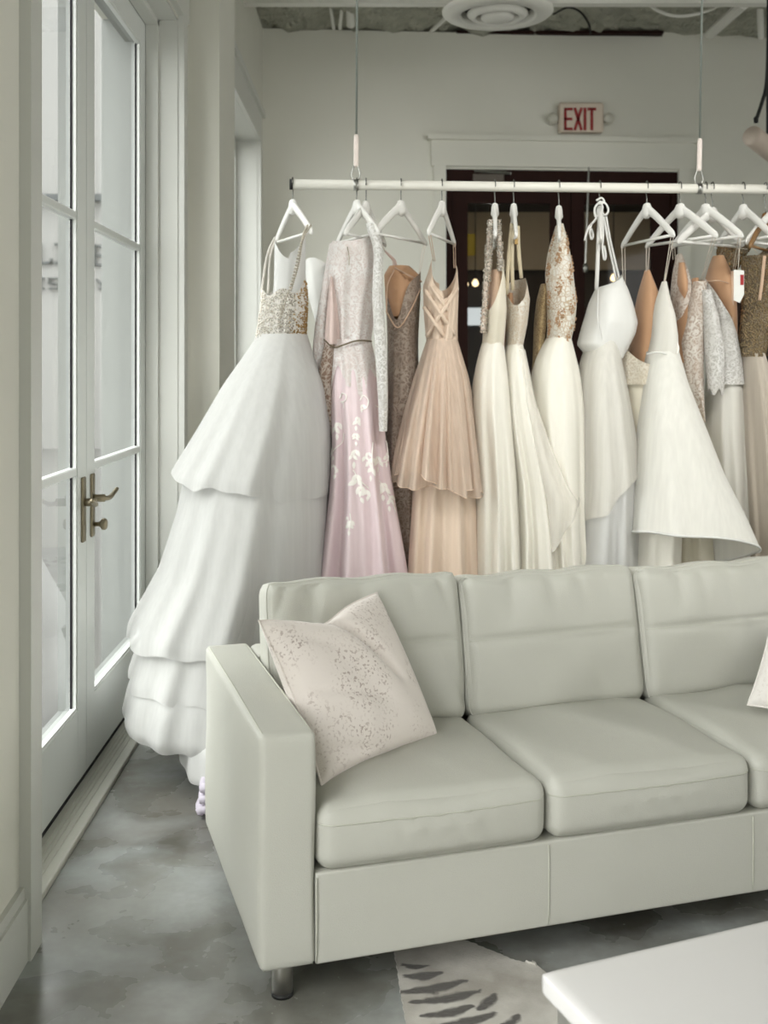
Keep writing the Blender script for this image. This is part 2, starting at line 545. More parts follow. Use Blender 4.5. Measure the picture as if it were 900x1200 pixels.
# window further along the left wall
win = empty('window_1', (-1.08, 7.2, 0.25), kind='structure')
b = MB()
b.box(-1.14, -1.04, W1 - 0.07, W1, 0.25, WT); b.box(-1.14, -1.04, W0, W0 + 0.07, 0.25, WT)
b.box(-1.139, -1.041, W0 + 0.07, W1 - 0.07, WT - 0.07, WT); b.box(-1.139, -1.041, W0 + 0.07, W1 - 0.07, 0.25, 0.32)
b.box(-1.139, -1.041, (W0 + W1) / 2 - 0.03, (W0 + W1) / 2 + 0.03, 0.32, WT - 0.07)
b.obj('window_frame', M_trim, win)
for a, c_ in ((W0 + 0.07, (W0 + W1) / 2 - 0.03), ((W0 + W1) / 2 + 0.03, W1 - 0.07)):
    MB().box(-1.1, -1.094, a, c_, 0.32, WT - 0.07).obj('glass_pane', M_glass, win)
MB().box(-1.035, WX + 0.001, W1 - 0.005, W1 + 0.001, 0.25, WT).box(-1.035, WX + 0.001, W0, W1, WT - 0.004, WT + 0.001).obj('window_reveal', M_trim, win)

# ------------------------------------------------------------------ street outside: white building with grey letters
fac = empty('shop_building', (-6.5, 20, 0), label='white building across the pavement outside the glass doors with grey sign letters', cat='building')
MB().box(-16, -2.8, 20, 26, -0.04, 9).obj('facade_wall', M_facade, fac)
z = P(0, 232, 19.9)[2]
MB().box(-14, -2.8, 19.8, 20, z - 0.06, z + 0.06).obj('cornice', M_sign, fac)
def strokes(segs, cx, cz, w, h, th, y0, y1):
    m = MB()
    for (ax, az, bx, bz) in segs:
        a = np.array([cx + (ax - 0.5) * w, cz + (az - 0.5) * h]); c_ = np.array([cx + (bx - 0.5) * w, cz + (bz - 0.5) * h])
        d = (c_ - a) / np.linalg.norm(c_ - a)
        n_ = np.array([-d[1], d[0]]) * th / 2
        a2, c2 = a - d * th / 2, c_ + d * th / 2
        m.prism([tuple(a2 + n_), tuple(a2 - n_), tuple(c2 - n_), tuple(c2 + n_)], y0, y1)
    return m
LET = {'L': [(0, 1, 0, 0), (0, 0, 1, 0), (1, 0, 1, 0.18)], 'I': [(0.5, 0, 0.5, 1), (0.1, 0, 0.9, 0), (0.1, 1, 0.9, 1)],
       'E': [(0, 0, 0, 1), (0, 0, 1, 0), (0, 0.5, 0.95, 0.5), (0, 1, 1, 1)], 'S': [(1, 1, 0, 1), (0, 1, 0, 0.5), (0, 0.5, 1, 0.5), (1, 0.5, 1, 0), (1, 0, 0, 0)],
       'Y': [(0, 1, 0.5, 0.5), (1, 1, 0.5, 0.5), (0.5, 0.5, 0.5, 0), (0.25, 0, 0.75, 0)]}
for ch, px, py, w, h, th in (('L', 53, 297, 13, 22, 2.6), ('I', 70, 297, 12, 22, 2.6), ('E', 118, 299, 14, 22, 2.6),
                             ('I', 47, 332, 9, 12, 1.6), ('S', 63, 332, 11, 12, 1.6), ('Y', 119, 333, 12, 11, 1.6)):
    k = 19.95 / F
    p = P(px, py, 19.95)
    strokes(LET[ch], p[0], p[2], w * k, h * k, th * k, 19.93, 20.0).obj('sign_letter', M_sign, fac)

# ------------------------------------------------------------------ exit door in the back wall
def bp(x, d=0.0):
    return back_y(x) + d
def bbox(m, x0, x1, z0, z1, d0, d1):
    v = [(x, back_y(x) + d, z) for x in (x0, x1) for d in (d0, d1) for z in (z0, z1)]
    return m.add(v, [(0, 1, 3, 2), (4, 6, 7, 5), (0, 4, 5, 1), (2, 3, 7, 6), (0, 2, 6, 4), (1, 5, 7, 3)])
struct('trim_11', bbox(bbox(MB(), EX0 - 0.10, EX0, 0, EZ + 0.02, -0.03, 0.0), EX1, EX1 + 0.10, 0, EZ + 0.02, -0.03, 0), M_wall)
struct('trim_12', bbox(MB(), EX0 - 0.12, EX1 + 0.12, EZ + 0.02, EZ + 0.23, -0.035, 0), M_wall)
struct('trim_13', bbox(MB(), EX0 - 0.15, EX1 + 0.15, EZ + 0.23, EZ + 0.27, -0.07, 0), M_wall)
d2 = empty('door_2', (1.58, bp(1.58), 0), kind='structure')
fm = MB()
bbox(fm, EX0, EX0 + 0.05, 0, EZ, 0.02, 0.18); bbox(fm, EX1 - 0.05, EX1, 0, EZ, 0.02, 0.18); bbox(fm, EX0, EX1, EZ - 0.09, EZ, 0.021, 0.179)
fm.obj('door_frame', M_mahog, d2)
xm = 1.66
for (xa, xb, sa, sb) in ((EX0 + 0.055, xm - 0.004, 0.13, 0.17), (xm + 0.004, EX1 - 0.055, 0.11, 0.16)):
    m = MB()
    bbox(m, xa, xa + sa, 0.01, EZ - 0.095, 0.05, 0.10); bbox(m, xb - sb, xb, 0.01, EZ - 0.095, 0.05, 0.10)
    bbox(m, xa + sa, xb - sb, EZ - 0.27, EZ - 0.095, 0.0505, 0.0995); bbox(m, xa + sa, xb - sb, 0.01, 0.3, 0.0505, 0.0995)
    lf = m.obj('door_leaf', M_mahog, d2)
    g_ = bbox(MB(), xa + sa, xb - sb, 0.3, EZ - 0.27, 0.07, 0.076)
    mesh_obj('glass_pane', np.array(g_.v) - np.array(origin_of(d2)), g_.f, M_glass, lf, local=True, smooth=False)
c1 = P(556, 200, bp(0.9) - 0.02); c2 = P(598, 203, bp(1.1) - 0.02)
MB().tube([c1, c2], 0.012, 8).tube([c2, c2 + np.array((0, 0.09, 0.01))], 0.01, 8).obj('closer_arm', M_steel, d2)
c1 = P(572, 209, bp(0.9) + 0.03)
MB().rbox(c1[0] - 0.13, c1[0] + 0.13, c1[1] - 0.03, c1[1] + 0.02, c1[2] - 0.035, c1[2] + 0.035, 0.01).obj('closer_body', plain('dull_bronze', C(96, 88, 80), 0.6), d2)
# pull cord with a knob
pc = empty('pull_cord', P(686, 314, bp(1.75) - 0.10), label='thin hanging cord with a small round knob in front of the dark exit door', cat='cord')
MB().tube([P(690, 196, bp(1.75) - 0.10), P(688, 260, bp(1.75) - 0.10), P(686, 312, bp(1.75) - 0.10)], 0.008, 6).obj('cord', M_steel, pc)
MB().lathe([(0.0001, -0.04), (0.02, -0.03), (0.024, 0), (0.018, 0.03), (0.0001, 0.04)], P(686, 314, bp(1.75) - 0.10), 'z', 12).obj('knob', M_steel, pc, smooth=True)

# dim room beyond the exit door
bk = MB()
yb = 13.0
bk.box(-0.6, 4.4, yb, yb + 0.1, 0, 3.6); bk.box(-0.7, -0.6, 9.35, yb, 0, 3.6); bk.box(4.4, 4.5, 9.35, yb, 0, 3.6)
struct('wall_far', bk, plain('dark_brown_wall', C(62, 48, 40), 0.8, 0.1))  # even dark brown walls
struct('ceiling_far', MB().box(-0.6, 4.4, 9.35, yb, 3.6, 3.7), M_wall)
struct('floor_far', MB().box(-0.6, 4.4, 9.36, yb, -0.1, 0.0), M_floor)
struct('trim_14', MB().box(-0.55, 4.35, yb - 0.08, yb, 2.62, 3.3), plain('tan_bulkhead_paint', C(196, 180, 156), 0.7, 0.05))
area('far_room_lamp', (2.0, 11.2, 3.5), (0, 0, 0), 1.5, 1.5, 7, (1, 0.86, 0.68))
M_bulb = glow('warm_bulb', (1.0, 0.74, 0.42, 1), 2.2)
for px, py, r, lab in ((546, 333, 0.03, 'warm glowing bulb seen through the exit door, left of the pair'), (557, 332, 0.04, 'warm glowing bulb seen through the exit door, right of the pair'), (719, 326, 0.04, 'warm glowing bulb behind the right exit door pane')):
    p = P(px, py, 12.3)
    o = empty('pendant_bulb', p, label=lab, cat='lamp', group='bulbs beyond the exit door')
    MB().lathe([(0.0001, -r), (r * 0.7, -r * 0.7), (r, 0), (r * 0.6, r * 0.8), (0.012, r * 1.2)], p, 'z', 12).obj('bulb', M_bulb, o, smooth=True)
    MB().tube([p + np.array((0, 0, r)), (p[0], p[1], 3.6)], 0.006, 6).obj('flex', M_black, o)
p = P(555, 371, 12.5)
o = empty('lit_screen', p, label='small bright white screen far beyond the exit door', cat='screen')
MB().box(p[0] - 0.12, p[0] + 0.12, p[1] - 0.02, p[1], p[2] - 0.10, p[2] + 0.10).obj('screen_panel', glow('screen_light', (0.85, 0.9, 0.9, 1), 0.7), o)
MB().box(p[0] - 0.14, p[0] + 0.14, p[1], p[1] + 0.15, p[2] - 0.12, p[2] + 0.12).obj('housing', M_black, o)
p = P(551, 286, 12.6)
MB_ = MB().rbox(p[0] - 0.07, p[0] + 0.07, p[1], p[1] + 0.18, p[2] - 0.12, p[2] + 0.12, 0.02)
tag(MB_.obj('yellow_notice', glow('amber_panel_light', (0.5, 0.34, 0.04, 1), 0.2), loc=p), 'dim amber lit panel far behind the left exit door pane', 'sign')

# ------------------------------------------------------------------ exit sign
ye = bp(1.75)
e0 = P(679, 140, ye)
ex = empty('exit_sign', e0, label='white emergency exit sign with red letters above the dark double door', cat='sign')
k = ye / F
MB().rbox(e0[0] - 26 * k, e0[0] + 26 * k, ye - 0.09, ye - 0.005, e0[2] - 17.5 * k, e0[2] + 17.5 * k, 0.02, 3).obj('housing', plain('sign_housing', C(214, 200, 184), 0.5, 0.02), ex)
M_red = plain('red_letter', C(150, 20, 22), 0.5, 0.05)
XL = {'E': LET['E'], 'X': [(0, 0, 1, 1), (0, 1, 1, 0)], 'I': [(0.5, 0, 0.5, 1)], 'T': [(0.5, 0, 0.5, 1), (0, 1, 1, 1)]}
for ch, px, w in (('E', 666, 7), ('X', 677.5, 7), ('I', 685.5, 1), ('T', 693.5, 7)):
    p = P(px, 139.5, ye - 0.092)
    strokes(XL[ch], p[0], p[2], w * k, 23 * k, 3.1 * k, ye - 0.096, ye - 0.088).obj('letter', M_red, ex)
for px in (646, 711):
    p = P(px, 141, ye)
    MB().lathe([(0.0001, -0.10), (0.03, -0.10), (0.045, -0.085), (0.048, -0.06), (0.03, -0.02), (0.02, 0.0)], (p[0], ye, p[2]), 'y', 20).obj('lamp_head', plain('lamp_plastic', C(200, 198, 186), 0.4, 0.03), ex, smooth=True)

# ------------------------------------------------------------------ ceiling diffuser, spotlight, dangling cable
p = P(583, 20, 5.95)
cd = empty('ceiling_diffuser', p, label='round white stepped air diffuser hanging below the ceiling', cat='vent')
def ring(r0, r1, z0, z1, name):
    MB().lathe([(r0, z1), (r0, z0 + 0.01), (r0 + 0.012, z0), (r1 - 0.015, z0 + 0.012), (r1, z0 + 0.025), (r1, z0 + 0.035), (r0 + 0.01, z1 + 0.005), (r0, z1)], p, 'z', 48).obj(name, M_white_metal, cd, smooth=True)
ring(0.20, 0.302, 0.0, 0.06, 'outer_ring')
ring(0.115, 0.165, -0.012, 0.05, 'middle_ring')
MB().lathe([(0.0001, -0.02), (0.07, -0.018), (0.09, -0.006), (0.092, 0.01), (0.06, 0.03), (0.0001, 0.035)], p, 'z', 40).obj('centre_cone', M_white_metal, cd, smooth=True)
MB().lathe([(0.205, 0.05), (0.20, 0.12), (0.17, 0.14), (0.17, 1.05), (0.165, 1.05), (0.165, 0.13), (0.0001, 0.128)], p, 'z', 40).obj('duct_neck', plain('duct_grey', C(120, 120, 112), 0.5), cd, smooth=True)
for a in range(4):
    an = a * math.pi / 2 + 0.4
    MB().tube([p + np.array((0.06 * math.cos(an), 0.06 * math.sin(an), 0.025)), p + np.array((0.22 * math.cos(an), 0.22 * math.sin(an), 0.045))], 0.006, 6).obj('bracket', M_white_metal, cd)

p = P(893, 168, 6.4)
sl = empty('track_spotlight', p, label='small off-white cylindrical spotlight at the right edge below the ceiling', cat='lamp')
q = P(880, 158, 6.3); r_ = P(915, 186, 6.5)
MB().tube([q, q + (r_ - q) * 0.05, q + (r_ - q) * 0.9, r_], [0.055, 0.06, 0.06, 0.045], 20).obj('lamp_head', plain('spotlight_enamel', C(196, 182, 168), 0.5, 0.03), sl, smooth=True)
MB().tube([P(900, 170, 6.4), P(900, 140, 6.4), P(901, -60, 6.4)], 0.012, 8).obj('stem', M_black, sl)
w = P(886, 141, 6.9)
cb = empty('dangling_cable', w, label='black cable dangling from the ceiling at the right edge', cat='cable')
MB().tube(curve_pts([P(901, -40, 6.9), P(900, 60, 6.9), P(898, 100, 6.9), P(893, 120, 6.9), P(887, 138, 6.9)], 24), 0.012, 8).obj('flex', M_black, cb)
MB().lathe([(0.0001, -0.02), (0.014, -0.015), (0.016, 0.015), (0.0001, 0.03)], w, 'z', 10).obj('plug', M_black, cb, smooth=True)

# ------------------------------------------------------------------ sofa
def make_leather():
    g = N('ivory_leather')
    col = g.mix(g.noise(4, 5), C(184, 184, 174), C(194, 194, 185))
    grain = g.n('ShaderNodeTexVoronoi', {'Vector': g.co, 'Scale': 380.0}).outputs[0]
    soft = g.noise(14, 3)
    nrm = g.bump(g.math('ADD', g.math('MULTIPLY', grain, 0.25), soft), 0.35, 0.004)
    return g.done(g.bsdf(col, 0.46, Normal=nrm, Specular_IOR_Level=0.4))
M_leather = make_leather()
M_seam = plain('seam_thread', C(186, 187, 174), 0.6, 0.05)
M_chrome = plain('brushed_chrome', C(222, 220, 214), 0.32, 0.08, 40, Metallic=1.0)

SO = P(305, 1143, 2.525)
sofa = empty('sofa', (SO[0], SO[1], 0), R(17.0), 'three-seat ivory leather sofa with square arms and chrome legs', 'sofa')
SL, SD, AW, SW = 2.068, 0.87, 0.134, 0.60

def cushion(name, mat, parent, w, d, h, puff=(0, 0, 0.02), rnd=0.03, n=26, wrinkle=None, xf=None, want_surf=False):
    """soft box w x d x h with rounded edges, puffed faces, wrinkles; xf maps local points into the parent's space"""
    half = np.array((w, d, h)) / 2
    def surf(u):
        u = np.array(u, float)
        p = u * half
        inner = half - rnd
        q = np.clip(p, -inner, inner)
        dd = p - q
        L = np.linalg.norm(dd)
        if L > 1e-9:
            p = q + dd / L * np.max(np.abs(dd))
        a = 1 - u ** 2
        for k in range(3):
            i, j = [t for t in range(3) if t != k]
            amt = puff[k] * (max(a[i], 0) ** 0.85) * (max(a[j], 0) ** 0.85)
            p[k] += amt * max(-1, min(1, u[k] * 1.15))
        if wrinkle:
            p = p + wrinkle(u, p)
        return xf(p) if xf else p
    bm = bmesh.new()
    bmesh.ops.create_cube(bm, size=2)
    bmesh.ops.subdivide_edges(bm, edges=bm.edges[:], cuts=n, use_grid_fill=True)
    vs = [surf(np.sin(np.array(v.co) * math.pi / 2)) for v in bm.verts]
    bm.verts.index_update()
    fs = [[q.index for q in f.verts] for f in bm.faces]
    bm.free()
    o = mesh_obj(name, vs, fs, mat, parent, local=True)
    return (o, surf) if want_surf else o

def seam(parent, pts, r=0.0028, name='seam', mat=None, closed=False, label=None):
    return MB().tube(pts, r, 6, closed).obj(name, mat or M_seam, parent, local=True, smooth=True, label=label)

def arm(x0):
    def wr(u, p):
        return np.array((0.004 * math.sin(7 * u[1] + 2 * u[2]) * (1 - u[2] ** 2) * (1 if abs(u[0]) > 0.9 else 0), 0, 0))
    o = cushion('arm', M_leather, sofa, AW, SD, 0.55, (0.006, 0.004, 0.003), 0.016, 22, wr, lambda p: p + np.array((x0 + AW / 2, SD / 2, 0.355)))
    for x in (x0 + 0.010, x0 + AW - 0.010):
        seam(o, [(x, 0.005, 0.085), (x, 0.003, 0.35), (x, 0.006, 0.622), (x, 0.03, 0.628), (x, SD / 2, 0.631), (x, SD - 0.03, 0.628), (x, SD - 0.004, 0.60)], 0.0025)
    return o
arm(0.0)
arm(SL - AW)
f = cushion('front_panel', M_leather, sofa, SL - 2 * AW + 0.004, SD - 0.12, 0.215, (0, 0.003, 0), 0.006, 24, None, lambda p: p + np.array((SL / 2, (SD - 0.12) / 2 + 0.003, 0.1875)))
for i in range(4):
    x0 = AW + SW * i
    seam(f, [(x0, 0.0045, 0.084), (x0, 0.0005, 0.11), (x0, -0.001, 0.19), (x0, 0.0005, 0.285)], 0.0018)
cushion('back_frame', M_leather, sofa, SL - 2 * AW, 0.14, 0.545, (0, 0.004, 0), 0.02, 14, None, lambda p: p + np.array((SL / 2, SD - 0.075, 0.355)))

def seat_wr(seed):
    r = random.Random(seed)
    ph = [r.uniform(0, 6) for _ in range(6)]
    def wr(u, p):
        top = max(0, u[2]) ** 2
        z = top * (0.005 * (1 - abs(math.sin(3.1 * u[0] + 1.7 * u[1] + ph[4]))) ** 3 * (1 - u[0] ** 2) + 0.004 * math.sin(6 * u[0] + ph[0] + 2 * u[1]) * (1 - u[1] ** 2) + 0.0025 * math.sin(5 * u[1] - 4 * u[0] + ph[1]))
        fr = max(0, -u[1]) ** 6
        y = -fr * (0.009 * (1 - abs(math.sin(13 * u[0] + ph[2] + 1.5 * u[2]))) ** 2 * max(0.15, math.sin(2.5 * u[0] + ph[3])) * (1 - u[2] ** 2))
        return np.array((0, y, z))
    return wr
for i in range(3):
    x0 = AW + SW * i
    s_, sf = cushion('seat_cushion', M_leather, sofa, SW - 0.004, 0.60, 0.158, (0.002, 0.014, 0.022), 0.042, 38, seat_wr(i), lambda p: p + np.array((x0 + SW / 2, 0.292, 0.372)), True)
    zz = 0.45
    path = [sf((-1, y, zz)) for y in np.linspace(0.9, -0.95, 12)] + [sf((x, -1, zz)) for x in np.linspace(-0.97, 0.97, 60)] + [sf((1, y, zz)) for y in np.linspace(-0.95, 0.9, 12)]
    seam(s_, path, 0.0017)

def back_wr(seed):
    r = random.Random(seed + 10)
    ph = [r.uniform(0, 6) for _ in range(8)]
    def wr(u, p):
        front = max(0, -u[1]) ** 0.5
        y = 0.0
        g_ = (u[2] - 0.08)
        y += front * 0.014 * math.exp(-(g_ / 0.05) ** 2) * (1 - abs(u[0]) ** 8)            # stitched groove
        ridge = lambda a: 1 - abs(math.sin(a))
        ed = max(0, u[2] - 0.25) / 0.75
        sp = u[0] + 0.25 * (u[2] - 1) * (u[0] + 0.3 * math.sin(ph[0]))
        y += front * 0.034 * ed * (1 - ed ** 8) * (ridge(6 * sp + ph[0]) ** 2 * (0.5 + 0.5 * math.sin(3 * u[0] + ph[1])) + 0.7 * ridge(10 * sp + ph[5]) ** 2 * (0.5 + 0.5 * math.sin(4 * u[0] + ph[6])))
        lo = max(0, -u[2] + 0.02)
        y += front * 0.030 * lo * (1 - lo ** 4) * ridge(4 * u[0] + ph[2] + 1.6 * u[2]) ** 2 * (0.25 + 0.75 * max(0, u[0]))
        y += front * 0.007 * math.sin(5 * u[0] + ph[3]) * math.sin(5 * u[2] + ph[4]) * (1 - u[0] ** 2)
        z = 0.010 * max(0, u[2]) ** 6 * (abs(u[0]) ** 6 - 0.35) + 0.004 * max(0, u[2]) ** 6 * math.sin(8 * u[0] + ph[5])
        return np.array((0, y, z))
    return wr
BT = R(12)
for i in range(3):
    x0 = AW + SW * i
    bh = (0.436, 0.424, 0.416)[i]
    tilt = R((0.0, 0.8, 1.2)[i])
    def xf(p):
        x, y, z = p[0], p[1], p[2] + bh / 2
        x, z = x + math.sin(tilt) * z * 0.0, z + math.sin(tilt) * x
        y2 = y * math.cos(BT) + z * math.sin(BT)
        z2 = -y * math.sin(BT) + z * math.cos(BT)
        return np.array((x0 + SW / 2 + x, 0.585 + y2, 0.425 + z2))
    b_, sf = cushion('back_cushion', M_leather, sofa, SW - 0.006, 0.15, bh, (0.005, 0.036, 0.006), 0.042, 56, back_wr(i), xf, True)
    e_ = np.linspace(-1, 1, 40)
    loop = [sf((a, -0.72, -1)) for a in e_[:-1]] + [sf((1, -0.72, a)) for a in e_[:-1]] + [sf((-a, -0.72, 1)) for a in e_[:-1]] + [sf((-1, -0.72, -a)) for a in e_[:-1]]
    seam(b_, loop, 0.0026, 'piping', M_leather, True)
    seam(b_, [sf((a, -1, 0.08)) for a in np.linspace(-0.98, 0.98, 41)], 0.0014)
for (x, y) in ((0.062, 0.046), (SL - 0.062, 0.046), (0.062, SD - 0.05), (SL - 0.062, SD - 0.05)):
    lg = MB().lathe([(0.0001, 0.008), (0.0245, 0.008), (0.0245, 0.088)], (x, y, 0), 'z', 28).obj('leg', M_chrome, sofa, local=True, smooth=True)
    MB().lathe([(0.0001, 0.0), (0.026, 0.0), (0.026, 0.008), (0.02, 0.009)], (x, y, 0), 'z', 28).obj('foot_pad', M_black, lg, local=True, smooth=True)

# ------------------------------------------------------------------ throw pillows
def make_velvet(name, base, print_c):
    g = N(name)
    col = g.mix(g.noise(5, 4), dk(base, 0.96), dk(base, 1.03))
    spots = g.ramp(g.noise(120, 3), [(0.55, (0, 0, 0)), (0.62, (1, 1, 1))])
    area_ = g.ramp(g.noise(6.5, 3, None, 0.6), [(0.42, (0, 0, 0)), (0.62, (1, 1, 1))])
    col = g.mix(g.math('MULTIPLY', g.math('MULTIPLY', spots, area_), 0.8), col, print_c)
    return g.done(g.bsdf(col, 0.6, Normal=g.bump(g.noise(18, 4), 0.5, 0.006), Sheen_Weight=0.5, Sheen_Roughness=0.35, Specular_IOR_Level=0.3))

def pillow(name, label, mat, origin, e1, e2, s1, s2, thick, creases, sag=0.0, n=44):
    """origin: bottom-left corner; e1/e2 unit edge directions in world space"""
    e1, e2 = np.array(e1, float), np.array(e2, float)
    nn = np.cross(e1, e2); nn /= np.linalg.norm(nn)
    vs, fs = [], []
    o = np.array(origin, float)
    for side in (1, -1):
        for j in range(n + 1):
            for i in range(n + 1):
                u, v = 2 * i / n - 1, 2 * j / n - 1
                x = u * (1 - 0.075 * (1 - v * v) * abs(u) ** 3)
                y = v * (1 - 0.075 * (1 - u * u) * abs(v) ** 3)
                y -= sag * max(0, v) ** 3 * math.exp(-((u + 0.15) / 0.42) ** 2)
                th = thick * max(0, (1 - u * u)) ** 0.42 * max(0, (1 - v * v)) ** 0.42
                if side == 1:
                    for (ax, ay, bx, by, dep, wd) in creases:
                        dx, dy = bx - ax, by - ay
                        L = math.hypot(dx, dy)
                        t = ((u - ax) * dx + (v - ay) * dy) / L ** 2
                        dist = abs((u - ax) * dy - (v - ay) * dx) / L
                        w = math.exp(-(dist / wd) ** 2) * max(0, math.sin(math.pi * min(1, max(0, t)))) ** 0.6
                        th -= dep * w
                    th += 0.003 * math.sin(9 * u + 5 * v) * (1 - u * u) * (1 - v * v)
                p = o + e1 * s1 * (x + 1) / 2 + e2 * s2 * (y + 1) / 2 + nn * side * th
                vs.append(p)
    m = n + 1
    for s in (0, 1):
        for j in range(n):
            for i in range(n):
                q = [s * m * m + j * m + i, s * m * m + j * m + i + 1, s * m * m + (j + 1) * m + i + 1, s * m * m + (j + 1) * m + i]
                fs.append(q if s == 0 else q[::-1])
    root = empty(name, tuple(o), label=label, cat='pillow')
    c = mesh_obj('cover', vs, fs, mat, root)
    c.data.materials  # closed along the seam below
    ring_ = [vs[i] for i in range(m)] + [vs[j * m + n] for j in range(1, m)] + [vs[n * m + i] for i in range(n - 1, -1, -1)] + [vs[j * m] for j in range(n - 1, 0, -1)]
    MB().tube(ring_[::2], 0.0032, 6, True).obj('edge_seam', mat, root, smooth=True)
    return root
def unit(v):
    v = np.array(v, float)
    return v / np.linalg.norm(v)
A_ = P(377, 921, 2.70); B_ = P(512, 866, 3.03); C_ = P(304, 727, 2.86)
e1 = unit(B_ - A_); e2 = unit(C_ - A_); e2 = unit(e2 - 0.5 * np.dot(e1, e2) * e1)
pillow('throw_pillow', 'blush white velvet throw pillow with speckled taupe print leaning on the sofa\'s left arm',
       make_velvet('speckled_velvet', C(230, 222, 215), C(168, 152, 142)), A_, e1, e2, np.linalg.norm(B_ - A_) * 1.02, np.linalg.norm(C_ - A_) * 1.0, 0.085,
       [(-0.25, 1.1, 0.55, -0.25, 0.030, 0.07), (-1.0, 0.05, 0.2, -0.35, 0.010, 0.05), (-1.0, -0.65, -0.1, -0.9, 0.012, 0.06), (-0.9, 0.8, -0.2, 0.35, 0.006, 0.05)], 0.17)
A_ = P(876, 826, 3.22); C_ = P(903, 716, 3.34); B_ = P(1040, 868, 3.02)
e1 = unit(B_ - A_); e2 = unit(C_ - A_); e2 = unit(e2 - np.dot(e1, e2) * e1)
pillow('throw_pillow', 'plain white throw pillow cut off by the right edge on the sofa', make_velvet('white_velvet', C(226, 222, 216), C(205, 198, 190)), A_, e1, e2, 0.44, 0.42, 0.06,
       [(-1.0, 0.2, 0.3, -0.2, 0.01, 0.06)], 0.05)

# ------------------------------------------------------------------ coffee table
TZ = 0.45
T0 = P(633, 1143, 1280 * (H - TZ) / 715)
ty = R(21.5)
table = empty('coffee_table', (T0[0], T0[1], 0.006), ty, 'glossy white coffee table with chrome legs in front of the sofa', 'table')
M_lacquer = plain('white_lacquer', C(194, 193, 190), 0.3, 0.01)
cushion('tabletop', M_lacquer, table, 1.15, 0.62, 0.038, (0, 0, 0), 0.008, 10, None, lambda p: p + np.array((0.575, -0.31, TZ - 0.019)))
ap = MB().box(0.03, 1.12, -0.59, -0.03, TZ - 0.062, TZ - 0.038)
ap.obj('under_frame', M_chrome, table, local=True)
for (x, y) in ((0.02, -0.07), (1.08, -0.07), (0.02, -0.60), (1.08, -0.60)):
    lg = MB().rbox(x, x + 0.05, y, y + 0.05, 0.008, TZ - 0.038, 0.004).obj('leg', M_chrome, table, local=True)
    MB().box(x + 0.005, x + 0.045, y + 0.005, y + 0.045, 0, 0.008).obj('foot_pad', M_black, lg, local=True)

# ------------------------------------------------------------------ striped hide rug
def make_hide():
    me_attr = 'coat'
    g = N('striped_hide')
    at = g.n('ShaderNodeAttribute', attribute_name=me_attr).outputs[2]
    wob = g.math('MULTIPLY_ADD', g.noise(30, 5), 0.9); wob.node.inputs[2].default_value = -0.45
    m_ = g.ramp(g.math('ADD', at, wob), [(0.35, (0, 0, 0)), (0.75, (1, 1, 1))])
    base = g.mix(g.ramp(g.noise(5, 5), [(0.4, (0, 0, 0)), (0.65, (1, 1, 1))]), C(146, 141, 130), C(194, 191, 182))
    col = g.mix(m_, base, C(56, 51, 43))
    hair = g.noise(90, 3, g.scale((1, 5, 1)))
    return g.done(g.bsdf(col, 0.8, Normal=g.bump(hair, 0.5, 0.004), Sheen_Weight=0.3))
def floor_pt(px, py):
    D = F * H / (py - 428)
    return np.array((P(px, py, D)[0], D))
outline = [floor_pt(*q) for q in ((462, 1118), (466, 1140), (469, 1163), (473, 1185), (477, 1215), (474, 1260), (486, 1330))]
outline += [(0.35, 1.45), (0.9, 1.25), (1.35, 1.35), (1.25, 1.62), (0.98, 1.78), (0.72, 2.02)]
outline += [floor_pt(*q) for q in ((640, 1142), (628, 1134), (612, 1129), (600, 1126), (584, 1119), (566, 1112), (545, 1104), (505, 1098), (468, 1103))]
op = curve_pts(outline + [outline[0]], 160)[:-1]
op = [np.array(p) + 0.0015 * np.array((math.sin(i * 2.1), math.cos(i * 1.7))) for i, p in enumerate(op)]
bm = bmesh.new()
bv = [bm.verts.new((p[0], p[1], 0.005)) for p in op]
bf_ = bm.faces.new(bv)
bmesh.ops.triangulate(bm, faces=[bf_])
for _ in range(6):
    ed = [e for e in bm.edges if e.calc_length() > 0.022]
    if not ed: break
    bmesh.ops.subdivide_edges(bm, edges=ed, cuts=1)
    bmesh.ops.triangulate(bm, faces=[f for f in bm.faces if len(f.verts) > 3])
bm.normal_update()
if sum(f.normal.z for f in bm.faces) < 0:
    bmesh.ops.reverse_faces(bm, faces=bm.faces[:])
me = bpy.data.meshes.new('hide_rug')
bm.to_mesh(me); bm.free()
c0 = floor_pt(520, 1170)
rug = bpy.data.objects.new('hide_rug', me)
COL.objects.link(rug)
me.materials.append(make_hide())
at = me.attributes.new('coat', 'FLOAT', 'POINT')
